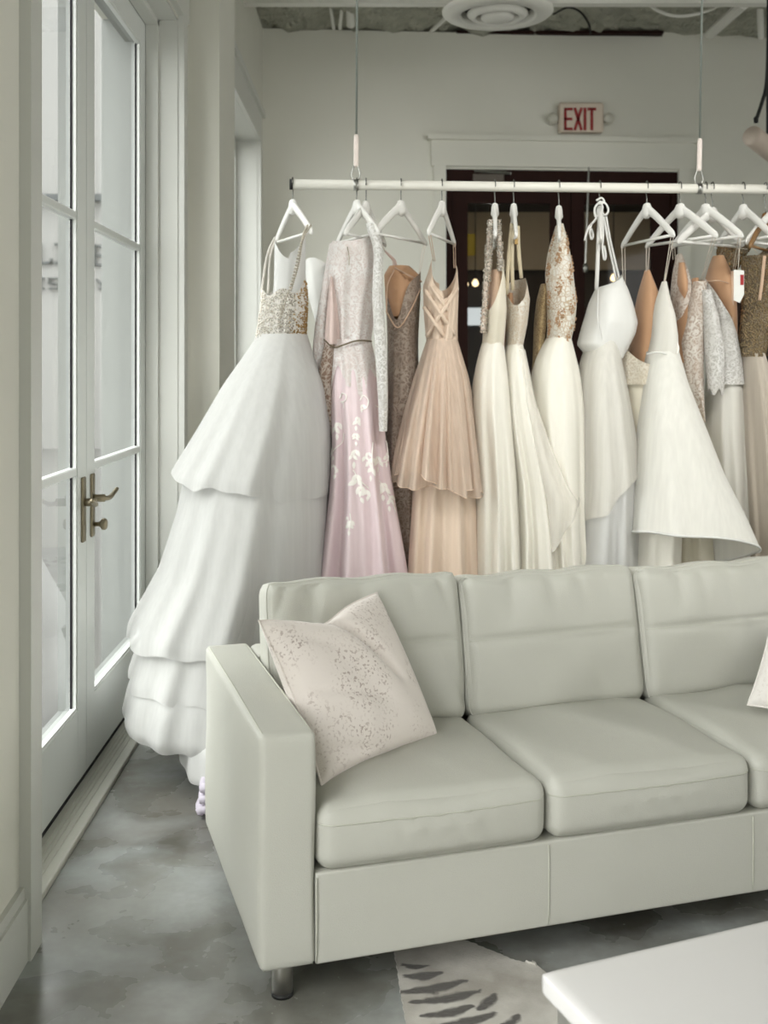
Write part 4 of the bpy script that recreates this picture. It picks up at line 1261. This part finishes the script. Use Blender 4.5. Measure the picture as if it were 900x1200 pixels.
# --- 3: taupe beaded gown with tan cups -------------------------------------------------
g, D = gown(472, 310, 'taupe beaded gown with tan lining showing, between the pink and blush gowns', D=rd(470) + 0.15, name='evening_gown')
ln = Cloth([(312, 456, 480, 0.05), (322, 450, 491, 0.09), (360, 452, 489, 0.10), (372, 453, 488, 0.10)], D + 0.01, folds=5, amp=0.03, seed=20)
ln.mesh('cup_lining', TAN, g, 60, 24)
vneck = lambda th: 330 + np.where(np.sin(th) < 0, 46 * np.exp(-((np.cos(th) + 0.45) / 0.5) ** 2), 30 * np.sin(th) ** 2) - 12 * np.clip(np.cos(th), 0, 1) ** 3
bd = Cloth([(316, 452, 493, 0.10), (345, 452, 493, 0.115), (400, 454, 490, 0.11), (440, 454, 491, 0.12), (520, 450, 496, 0.15), (690, 438, 504, 0.17), (HEM, 430, 512, 0.18)], D, top=vneck, folds=8, amp=0.09, seed=21)
bd.mesh('dress_body', L_taupe, g, 110, 70)
bo = curve_pts([P(451, 294, D), P(456, 299, D), P(462, 306, D), P(463, 316, D - 0.03)], 14)
MB().tube(bo, [0.004 + 0.009 * (i / len(bo)) ** 2 for i in range(len(bo))], 8).obj('strap', fabric('pink_satin_strap', C(214, 190, 180)), g, smooth=True)
ribbon([P(463, 314, D - 0.05), P(478, 322, D - 0.10), P(494, 330, D - 0.03)], 0.0035, g, NUDE, 'neck_edge')
ribbon([P(453, 366, D - 0.1), P(466, 384, D - 0.125), P(480, 366, D - 0.13), P(493, 338, D - 0.06)], 0.003, g, NUDE, 'neck_edge', 20)
ribbon([P(462, 316, D - 0.06), P(454, 335, D - 0.10), P(453, 366, D - 0.10)], 0.003, g, NUDE, 'neck_edge')
for k_, (a_, b_) in enumerate(((452, 296), (490, 328))):
    for dx in (-1, 1):
        ribbon([HANG['h3'][k_] + np.array((dx * 0.004, 0, 0)), (HANG['h3'][k_] + P(a_, b_, D)) / 2 + np.array((dx * 0.004, 0, 0)), P(a_, b_, D)], 0.0011, g, M_ribbon, 'hanging_loop')

# --- 4: blush tulle gown -----------------------------------------------------------------
g, D = gown(518, 310, 'blush tulle gown with twisted bodice and sheer knee-length overskirt', D=rd(518), name='evening_gown')
bd = Cloth([(300, 507, 533, 0.06), (318, 502, 536, 0.09), (335, 496, 537, 0.11), (365, 497, 537, 0.11), (402, 500, 536, 0.10)], D,
           top=lambda th: 303 + 34 * np.abs(np.sin(th)) ** 1.6 * (1 - 0.25 * np.cos(th - 2.2)) + 8 * (np.cos(th) > 0) , folds=9, amp=0.09, seed=22, twist=5.0)
bd.mesh('bodice', B_tulle, g, 110, 50)
for k_, (xs, ys_, xe, ye) in enumerate(((498, 340, 533, 392), (536, 338, 500, 394), (502, 330, 530, 372), (497, 360, 524, 400))):
    ribbon([P(xs, ys_, D - 0.06), P((xs + xe) / 2, (ys_ + ye) / 2, D - 0.122 - 0.003 * k_), P(xe, ye, D - 0.07)], [0.004] + [0.009] * 12 + [0.004] * 3, g, B_tulle, 'draped_band', 15) if False else MB().tube(curve_pts([P(xs, ys_, D - 0.06), P((xs + xe) / 2, (ys_ + ye) / 2, D - 0.116), P(xe, ye, D - 0.07)], 15), 0.0075, 8).obj('draped_band', B_tulle, g, smooth=True)
un = Cloth([(398, 501, 535, 0.10), (450, 493, 546, 0.14), (500, 489, 552, 0.16), (580, 481, 557, 0.18), (690, 473, 563, 0.20), (HEM, 462, 568, 0.23)], D, folds=9, amp=0.2, seed=23)
un.mesh('underskirt', B_tulle, g, 120, 60)
for sd, dxl, hemf in ((24, 0, lambda th: 576 + 13 * np.cos(th - 0.9) + 3.0 * np.sin(5 * th)), (25, 3, lambda th: 566 + 16 * np.cos(th - 0.5) + 4 * np.sin(4 * th + 1))):
    ov = Cloth([(398, 500, 536, 0.11), (440, 486 + dxl, 548, 0.17), (480, 475 + dxl, 555, 0.21), (530, 464 + dxl, 561, 0.25), (566, 458 + dxl, 565, 0.27), (600, 458 + dxl, 567, 0.28)], D, bot=hemf, folds=13, amp=0.2, seed=sd)
    ov.mesh('overskirt', B_sheer, g, 150, 46)
    ov.hem('overskirt_hem', B_tulle, g, 0.0018)
for k_, (a_, b_) in enumerate(((509, 306), (533, 314))):
    for dx in (-1, 1):
        ribbon([HANG['h4'][k_] + np.array((dx * 0.004, 0, 0.01)), P(a_ + dx, b_, D + (HANG['h4'][k_][1] - D) * 0.3)], 0.0014, g, NUDE, 'strap')

# --- 5 and 6: slim ivory gowns ----------------------------------------------------------
g, D = gown(579, 320, 'ivory gown hung edge-on with beaded sparkling straps', D=rd(580))
ln = Cloth([(318, 571, 589, 0.10), (360, 568, 592, 0.14), (400, 568, 590, 0.12)], D + 0.02, folds=4, amp=0.02, seed=26)
ln.mesh('cup_lining', NUDE, g, 50, 18)
bd = Cloth([(305, 575, 588, 0.10), (330, 572, 591, 0.14), (365, 567, 593, 0.15), (395, 566, 591, 0.12), (408, 565, 590, 0.11)], D, top=lambda th: 318 + 40 * np.clip(np.cos(th + 2.5), 0, 1) ** 1.5 - 8 * np.cos(th), folds=5, amp=0.05, seed=27)
bd.mesh('bodice', I_satin, g, 70, 30)
for xs, xe, ye in ((576, 571, 330), (584, 587, 318), (574, 566, 390)):
    c_ = Cloth([(258, xs - 2, xs + 2, 0.02), ((258 + ye) / 2, (xs + xe) / 2 - 2.6, (xs + xe) / 2 + 2.6, 0.02), (ye, xe - 3, xe + 3, 0.02)], D - 0.08, folds=3, amp=0.0)
    c_.mesh('strap', L_nude, g, 14, 20)
    scatter('strap_beads', c_, 260, M_silver, g, 0.0042, seed=int(xs))
sk5 = Cloth([(402, 565, 590, 0.11), (420, 560, 592, 0.14), (450, 554, 597, 0.16), (480, 552, 600, 0.17), (560, 556, 606, 0.18), (690, 554, 612, 0.20), (HEM, 548, 618, 0.22)], D, folds=7, amp=0.20, seed=28)
sk5.mesh('skirt', I_tulle, g, 110, 60)

g, D = gown(604, 330, 'ivory gown with plunging lace bodice and twin cream straps beside the beaded-strap gown', D=rd(604) + 0.01)
ln = Cloth([(345, 589, 600, 0.10), (380, 588, 603, 0.12), (425, 590, 602, 0.10)], D + 0.10, folds=4, amp=0.02, seed=29)
ln.mesh('back_lining', TAN, g, 44, 18)
bd = Cloth([(318, 594, 613, 0.09), (335, 592, 617, 0.12), (352, 592, 620, 0.13), (380, 593, 617, 0.12), (405, 594, 612, 0.10), (410, 594, 612, 0.10)], D, top=lambda th: 326 + 30 * np.clip(np.cos(th + 1.75), 0, 1) ** 2 + 14 * np.clip(-np.cos(th), 0, 1), folds=5, amp=0.04, seed=30)
bd.mesh('bodice', lace('ivory_lace', C(222, 208, 188), C(240, 236, 226), 65, 0.5), g, 70, 30)
for (x0_, y0_, x1_, y1_) in ((600, 262, 594, 345), (601, 268, 601, 340), (607, 265, 611, 326)):
    MB().tube(curve_pts([P(x0_, y0_, D - 0.1), P((x0_ + x1_) / 2 - 1, (y0_ + y1_) / 2, D - 0.1), P(x1_, y1_, D - 0.08)], 10), 0.0075, 8).obj('strap', CREAM, g, smooth=True)
p_ = P(605, 283, D - 0.115)
MB().rbox(p_[0] - 0.006, p_[0] + 0.006, p_[1] - 0.004, p_[1] + 0.004, p_[2] - 0.011, p_[2] + 0.011, 0.002).obj('gold_clip', M_gold, g)
sk6 = Cloth([(404, 594, 612, 0.10), (420, 590, 615, 0.13), (450, 588, 621, 0.16), (500, 590, 632, 0.18), (560, 598, 645, 0.19), (620, 600, 653, 0.20), (690, 596, 660, 0.21), (HEM, 590, 668, 0.22)], D, folds=8, amp=0.20, seed=31)
sk6.mesh('skirt', I_tulle, g, 110, 60)
fl = Cloth([(410, 600, 614, 0.11), (470, 604, 626, 0.17), (520, 612, 645, 0.20), (560, 618, 664, 0.22), (582, 622, 678, 0.23), (630, 628, 666, 0.22), (660, 632, 660, 0.22)], D - 0.01, bot=lambda th: 600 + 42 * np.cos(th + 2.6), folds=7, amp=0.08, seed=32)
fl.mesh('tulle_overlay', I_sheer, g, 100, 44)

# --- 7: gold lace gown -------------------------------------------------------------------
g, D = gown(655, 300, 'ivory tulle gown with gold lace bodice rising to a point and one gold sleeve', D=rd(655))
bd = Cloth([(264, 652, 659, 0.06), (280, 647, 663, 0.09), (300, 642, 667, 0.12), (320, 640, 670, 0.13), (360, 641, 674, 0.13), (385, 642, 671, 0.12), (398, 641, 668, 0.11), (404, 640, 668, 0.11)], D, folds=5, amp=0.035, seed=34)
bd.mesh('bodice', L_gold, g, 90, 50)
scatter('gold_beadwork', bd, 1500, plain('rose_gold_sequins', C(204, 168, 134), 0.3, 0.25, 90, Metallic=0.6), g, 0.0038, th=(3.3, 6.1), t=(0.05, 1), seed=35, keep=lambda th, t: np.sin(th * 7 + 3) + np.sin(t * 26 + th * 3) > 0.5, label='rose gold beaded flowers')
sl_ = Cloth([(333, 634, 643, 0.05), (352, 629, 642, 0.06), (380, 626, 640, 0.06), (410, 625, 637, 0.05), (430, 624, 634, 0.045), (452, 620, 630, 0.04)], D + 0.06, folds=4, amp=0.06, seed=36)
sl_.mesh('sleeve', L_goldsleeve, g, 40, 36)
sk7 = Cloth([(396, 641, 668, 0.11), (415, 630, 673, 0.14), (440, 623, 679, 0.17), (480, 621, 683, 0.19), (540, 624, 683, 0.20), (600, 634, 682, 0.20), (690, 642, 686, 0.20), (HEM, 640, 690, 0.21)], D, folds=8, amp=0.15, seed=37)
sk7.mesh('skirt', I_tulle, g, 110, 60)

# --- 8: satin halter gown ---------------------------------------------------------------
g, D = gown(708, 330, 'white satin halter gown tied to its hanger with a ribbon bow', D=rd(703))
bd = Cloth([(318, 719, 727, 0.02), (330, 712, 731, 0.05), (338, 698, 735, 0.08), (355, 690, 741, 0.10), (378, 683, 747, 0.12), (392, 679, 744, 0.12), (404, 676, 738, 0.12), (420, 690, 729, 0.10)], D,
           top=lambda th: 322 + 15 * (0.5 - 0.5 * np.cos(th)), folds=4, amp=0.05, seed=38, sharp=0.8)
bd.mesh('bodice', W_satin, g, 80, 34)
MB().tube([P(701, 338, D - 0.08), P(700, 372, D - 0.118), P(706, 398, D - 0.124)], [0.002, 0.003, 0.001], 6).obj('seam_edge', W_satin, g, smooth=True)
wr_ = [P(703, 244, D - 0.03), P(701, 285, D - 0.04), P(700, 315, D - 0.05), P(699, 339, D - 0.06)]
MB().tube(wr_, 0.0078, 10).obj('halter_strap', W_satin, g, smooth=True)
for (a_, b_) in ((709, 722), (712, 726)):
    MB().tube(curve_pts([P(a_ - 2, 252, D - 0.04), P(a_ + 4, 285, D - 0.05), P(b_, 328, D - 0.03)], 12), 0.0042, 8).obj('halter_strap', W_satin, g, smooth=True)
for pts in (((703, 236), (697, 244), (698, 254), (703, 252), (706, 243), (703, 236)), ((703, 236), (710, 239), (713, 247), (709, 252), (704, 248)), ((704, 249), (697, 258), (689, 268), (685, 282)), ((693, 262), (691, 272), (693, 280), (695, 276), (693, 268)), ((706, 252), (707, 275), (706, 290), (708, 304), (710, 300), (708, 288)), ((699, 235), (705, 232), (708, 237), (701, 239))):
    MB().tube(curve_pts([P(a_, b_, D - 0.05) for a_, b_ in pts], 24), 0.0042, 7).obj('ribbon_tie', W_satin, g, smooth=True)
sk8 = Cloth([(398, 692, 722, 0.10), (420, 684, 724, 0.13), (450, 677, 730, 0.16), (500, 674, 738, 0.19), (560, 675, 742, 0.20), (620, 668, 744, 0.21), (690, 658, 746, 0.22), (HEM, 650, 750, 0.23)], D, folds=8, amp=0.16, seed=39)
sk8.mesh('skirt', W_tulle, g, 110, 60)
ov = Cloth([(398, 690, 724, 0.11), (420, 682, 726, 0.142), (450, 675, 732, 0.172), (500, 672, 740, 0.204), (560, 672, 748, 0.22), (690, 660, 744, 0.235), (HEM, 648, 752, 0.245)], D, bot=lambda th: 580 - 38 * np.cos(th) + 4 * np.sin(6 * th), folds=8, amp=0.16, seed=39)
ov.mesh('tulle_overlay', I_sheer, g, 100, 30)

# --- 9: small lace cup gown with tan back -----------------------------------------------
g, D = gown(755, 330, 'cream lace gown with bare tan lining, squeezed between the halter and flared gowns', D=rd(757) + 0.06)
ln = Cloth([(316, 756, 761, 0.02), (345, 748, 771, 0.08), (380, 742, 778, 0.12), (418, 739, 776, 0.13), (432, 738, 774, 0.12)], D + 0.02, top=lambda th: 317 + 0 * th, folds=6, amp=0.06, seed=41)
ln.mesh('cup_lining', TAN, g, 70, 30)
bd = Cloth([(395, 727, 776, 0.13), (425, 722, 774, 0.14), (450, 722, 772, 0.14)], D - 0.02, top=lambda th: 402 + 26 * np.clip(np.cos(th + 1.2), 0, 1) ** 1.2 - 4 * np.cos(th), folds=7, amp=0.05, seed=42)
bd.mesh('bodice', lace('cream_lace', C(214, 204, 184), C(236, 230, 216), 70, 0.5), g, 70, 22)
c_ = Cloth([(446, 723, 771, 0.14), (520, 728, 780, 0.17), (690, 734, 792, 0.19), (HEM, 730, 800, 0.2)], D, folds=8, amp=0.09, seed=43)
c_.mesh('skirt', I_satin, g, 90, 40)
for k_, (a_, b_) in enumerate(((732, 350), (758, 318))):
    for dx in (-2, 2):
        q = HANG[('h9', 'h10')[k_]][0]
        ribbon([q + np.array((dx * 0.0032, 0, 0.0)), P(a_ + dx * 0.4, b_, D)], 0.0014, g, M_ribbon, 'hanging_loop')

# --- 10: flared organza gown -------------------------------------------------------------
g, D = gown(775, 340, 'white organza gown with thin straps and a wide flared skirt with stiff hem', D=rd(797) - 0.05)
bd = Cloth([(330, 776, 781, 0.02), (350, 770, 784, 0.06), (370, 766, 789, 0.10), (395, 763, 792, 0.12), (418, 758, 793, 0.12)], D, folds=5, amp=0.04, seed=44)
bd.mesh('bodice', fabric('ivory_crepe', C(236, 234, 226), 0.7, 0.25), g, 70, 34)
sc_ = curve_pts([P(786, 398, D - 0.10), P(792, 400, D - 0.11), P(795, 408, D - 0.11), P(793, 414, D - 0.11), P(788, 412, D - 0.11)], 20)
MB().tube(sc_, 0.004, 6).obj('scalloped_lace_edge', M_applique, g, smooth=True)
MB().tube(curve_pts([P(758, 415, D - 0.09), P(772, 413, D - 0.13), P(790, 418, D - 0.10)], 14), 0.003, 6).obj('waist_seam', W_satin, g, smooth=True)
un = Cloth([(412, 759, 793, 0.115), (500, 750, 798, 0.16), (600, 741, 796, 0.20), (690, 734, 792, 0.21), (HEM, 728, 800, 0.23)], D + 0.02, folds=7, amp=0.09, seed=45)
un.mesh('underskirt', I_tulle, g, 100, 56)
hemf = lambda th: 640 + np.where(np.sin(th) < 0, -28, 28) * np.sin(th) ** 2 - 22 * np.clip(-np.cos(th), 0, 1) ** 2 * (np.sin(th) < 0.3) + 3 * np.sin(3 * th)
ov = Cloth([(412, 758, 793, 0.12), (450, 751, 802, 0.16), (500, 744, 820, 0.19), (550, 740, 838, 0.20), (600, 735, 862, 0.21), (630, 733, 874, 0.21), (650, 734, 878, 0.21), (670, 736, 876, 0.21)], D, lean=-0.17, bot=hemf, folds=5, amp=0.07, seed=46, sharp=0.1)
ov.mesh('flared_overskirt', fabric('organza', C(238, 237, 230), 0.7, 0.16, alpha=0.9, streak=0.03), g, 150, 60)
ov.hem('stiff_hem', W_satin, g, 0.005)
for k_, (a_, b_) in enumerate(((778, 336), (778, 333))):
    q = HANG['h9'][1]
    for dx in (-1.6, 1.6):
        ribbon([q + np.array((dx * 0.0032, 0, 0)), P(a_ + dx * 0.3, b_, D)], 0.0014, g, M_ribbon, 'hanging_loop')

# --- 11: nude lined lace gown -----------------------------------------------------------
g, D = gown(800, 330, 'gown with sheer lace-edged tan cups peeking out behind the flared organza gown', D=rd(797) + 0.10)
for xs, ys_, xe in ((789, 303, 806), (772, 330, 815)):
    pass
c_ = Cloth([(298, 793, 799, 0.02), (318, 789, 806, 0.05), (345, 787, 812, 0.09), (395, 789, 812, 0.10), (425, 788, 810, 0.10)], D, folds=5, amp=0.06, seed=47)
c_.mesh('bodice', L_nude, g, 60, 26)
c2_ = Cloth([(308, 796, 802, 0.02), (330, 794, 805, 0.05), (342, 795, 804, 0.055), (352, 798, 801, 0.03)], D - 0.05, folds=3, amp=0.02, seed=48)
c2_.mesh('cup_lining', TAN, g, 40, 14)
c2_ = Cloth([(326, 812, 818, 0.03), (350, 800, 818, 0.07), (375, 792, 815, 0.09), (398, 790, 808, 0.09), (425, 790, 803, 0.09)], D - 0.03, folds=3, amp=0.04, seed=49)
c2_.mesh('cup_lining', TAN, g, 50, 20)
c_ = Cloth([(420, 788, 810, 0.10), (520, 782, 822, 0.15), (690, 775, 835, 0.18), (HEM, 770, 840, 0.2)], D, folds=8, amp=0.09, seed=50)
c_.mesh('skirt', I_satin, g, 80, 40)
for dx in (-1.4, 1.4):
    ribbon([HANG['h11'][0] + np.array((dx * 0.003, 0, 0)), P(790 + dx, 304, D)], 0.0013, g, M_ribbon, 'hanging_loop')

# --- 12: white lace gown with tan plunging lining and long sleeves -----------------------
g, D = gown(835, 330, 'white and nude lace gown with plunging tan lining and hanging lace sleeves', D=rd(835) + 0.10)
ln = Cloth([(300, 836, 847, 0.04), (312, 832, 852, 0.07), (330, 828, 858, 0.11), (365, 832, 860, 0.12), (396, 840, 860, 0.11)], D + 0.02, folds=4, amp=0.03, seed=51)
ln.mesh('cup_lining', TAN, g, 60, 26)
MB().tube(curve_pts([P(829, 330, D - 0.10), P(843, 329, D - 0.115), P(857, 333, D - 0.08)], 12), 0.0022, 6).obj('cup_seam', NUDE, g, smooth=True)
MB().tube([P(859, 318, D - 0.08), P(858, 350, D - 0.09), P(858, 394, D - 0.09)], 0.0075, 8).obj('strap', NUDE, g, smooth=True)
plunge = lambda th: 328 + 66 * np.clip((np.cos(th) + 0.75) / 1.55, 0, 1) * (np.sin(th) < 0.3) + 30 * (np.sin(th) >= 0.3)
bd = Cloth([(322, 818, 834, 0.09), (345, 820, 846, 0.12), (370, 823, 856, 0.125), (396, 826, 861, 0.12), (425, 829, 866, 0.12), (450, 829, 868, 0.13)], D - 0.01, top=plunge, folds=5, amp=0.04, seed=52)
bd.mesh('bodice', L_white, g, 110, 44)
sl_ = Cloth([(330, 813, 828, 0.04), (360, 806, 825, 0.05), (400, 798, 824, 0.055), (440, 799, 824, 0.05), (470, 812, 824, 0.05), (494, 820, 825, 0.04)], D - 0.10, folds=5, amp=0.06, seed=53)
sl_.mesh('sleeve', L_nude, g, 56, 46, label='nude lace sleeve')
sl_ = Cloth([(340, 822, 832, 0.04), (370, 824, 841, 0.05), (410, 826, 848, 0.055), (445, 829, 848, 0.05), (463, 830, 847, 0.045)], D - 0.14, bot=lambda th: 459 + 4 * np.sin(5 * th), folds=5, amp=0.06, seed=54)
sl_.mesh('sleeve', L_white, g, 56, 46)
c_ = Cloth([(446, 829, 868, 0.12), (500, 826, 872, 0.13), (560, 828, 875, 0.14), (640, 826, 878, 0.14), (HEM, 822, 884, 0.15)], D, folds=8, amp=0.2, seed=55)
c_.mesh('skirt', fabric('grey_white_tulle', C(226, 224, 216), 0.8, 0.14, streak=0.06), g, 110, 50)
for k_, (a_, b_) in enumerate(((822, 330), (859, 322))):
    for dx in (-1.8, 1.8):
        ribbon([HANG[('h10', 'h11')[k_]][1] + np.array((dx * 0.0033, 0, 0)), P(a_ + dx * 0.5, b_, D - 0.03)], 0.0014, g, M_ribbon, 'hanging_loop')

# --- swing tag ---------------------------------------------------------------------------
p_ = P(865, 335, rd(868) - 0.16)
tg = empty('swing_tag', tuple(p_), label='white card swing tag with a red mark hanging beside the sequin gown', cat='tag')
k = p_[1] / F
MB().prism([(p_[0] - 5 * k, p_[2] + 19 * k), (p_[0] - 5 * k, p_[2] - 17 * k), (p_[0] + 2 * k, p_[2] - 20 * k), (p_[0] + 7 * k, p_[2] - 10 * k), (p_[0] + 7 * k, p_[2] + 18 * k)], p_[1], p_[1] + 0.002).obj('card', plain('white_card', C(220, 220, 214), 0.7, 0.02), tg)
MB().box(p_[0] + 2.5 * k, p_[0] + 6.5 * k, p_[1] - 0.001, p_[1], p_[2] + 1 * k, p_[2] + 13 * k).obj('red_mark', M_red, tg)
MB().tube([p_ + np.array((0, 0.001, 18 * k)), HANG['h11'][1]], 0.001, 5).obj('string', M_ribbon, tg)

# --- 13: sequin gown ---------------------------------------------------------------------
g, D = gown(884, 320, 'dark gold sequin gown with soft taupe tulle skirt near the right edge', D=rd(878) + 0.02, name='evening_gown')
bd = Cloth([(283, 884, 914, 0.08), (300, 872, 916, 0.12), (330, 876, 912, 0.13), (360, 874, 906, 0.12), (395, 870, 896, 0.10), (418, 868, 892, 0.10)], D, top=lambda th: 288 + 10 * np.sin(th) ** 2 - 12 * np.cos(th), folds=6, amp=0.08, seed=56)
bd.mesh('bodice', L_sequin, g, 90, 44)
scatter('sequins', bd, 3600, M_bronze_seq, g, 0.0042, seed=57)
MB().tube(curve_pts([P(896, 300, D - 0.13), P(893, 330, D - 0.135), P(890, 352, D - 0.13)], 10), 0.006, 8).obj('ribbon', NUDE, g, smooth=True)
sl_ = Cloth([(288, 842, 880, 0.05), (300, 842, 872, 0.07), (316, 846, 862, 0.05), (322, 850, 858, 0.03)], D + 0.12, folds=6, amp=0.1, seed=58)
sl_.mesh('cap_sleeve', L_sequin, g, 56, 20)
scatter('sequins', sl_, 700, M_bronze_seq, g, 0.0042, seed=59)
bk_ = Cloth([(330, 862, 880, 0.06), (380, 858, 880, 0.08), (420, 862, 882, 0.08)], D + 0.13, folds=5, amp=0.1, seed=60)
bk_.mesh('back_panel', fabric('dark_taupe_mesh', C(92, 76, 66), 0.8, 0.2), g, 44, 20)
c_ = Cloth([(414, 869, 892, 0.10), (450, 868, 903, 0.14), (520, 870, 912, 0.17), (640, 876, 926, 0.20), (690, 874, 934, 0.2), (HEM, 868, 950, 0.22)], D, folds=10, amp=0.2, seed=61)
c_.mesh('skirt', T_tulle, g, 110, 56)
for k_ in (0, 1):
    ribbon([HANG['h12'][k_], P((876, 905)[k_], 292, D)], 0.0014, g, M_ribbon, 'hanging_loop')

# --- 14: dark sequin gown at the edge ---------------------------------------------------
g, D = gown(915, 360, 'black and silver beaded gown cut off by the right edge', D=rd(905) + 0.14, name='evening_gown')
bd = Cloth([(310, 905, 935, 0.06), (360, 900, 940, 0.11), (400, 894, 938, 0.11), (440, 890, 940, 0.13), (560, 884, 955, 0.18), (HEM, 880, 970, 0.22)], D, folds=8, amp=0.08, seed=62)
bd.mesh('dress_body', plain('dark_beaded_cloth', C(62, 54, 46), 0.5, 0.3, 60), g, 90, 50)
scatter('beadwork', bd, 1600, M_bronze_seq, g, 0.004, t=(0.1, 0.35), seed=63)
for k_ in (0, 1):
    ribbon([HANG['h13'][k_], P((908, 930)[k_], 318, D)], 0.0014, g, M_ribbon, 'hanging_loop')
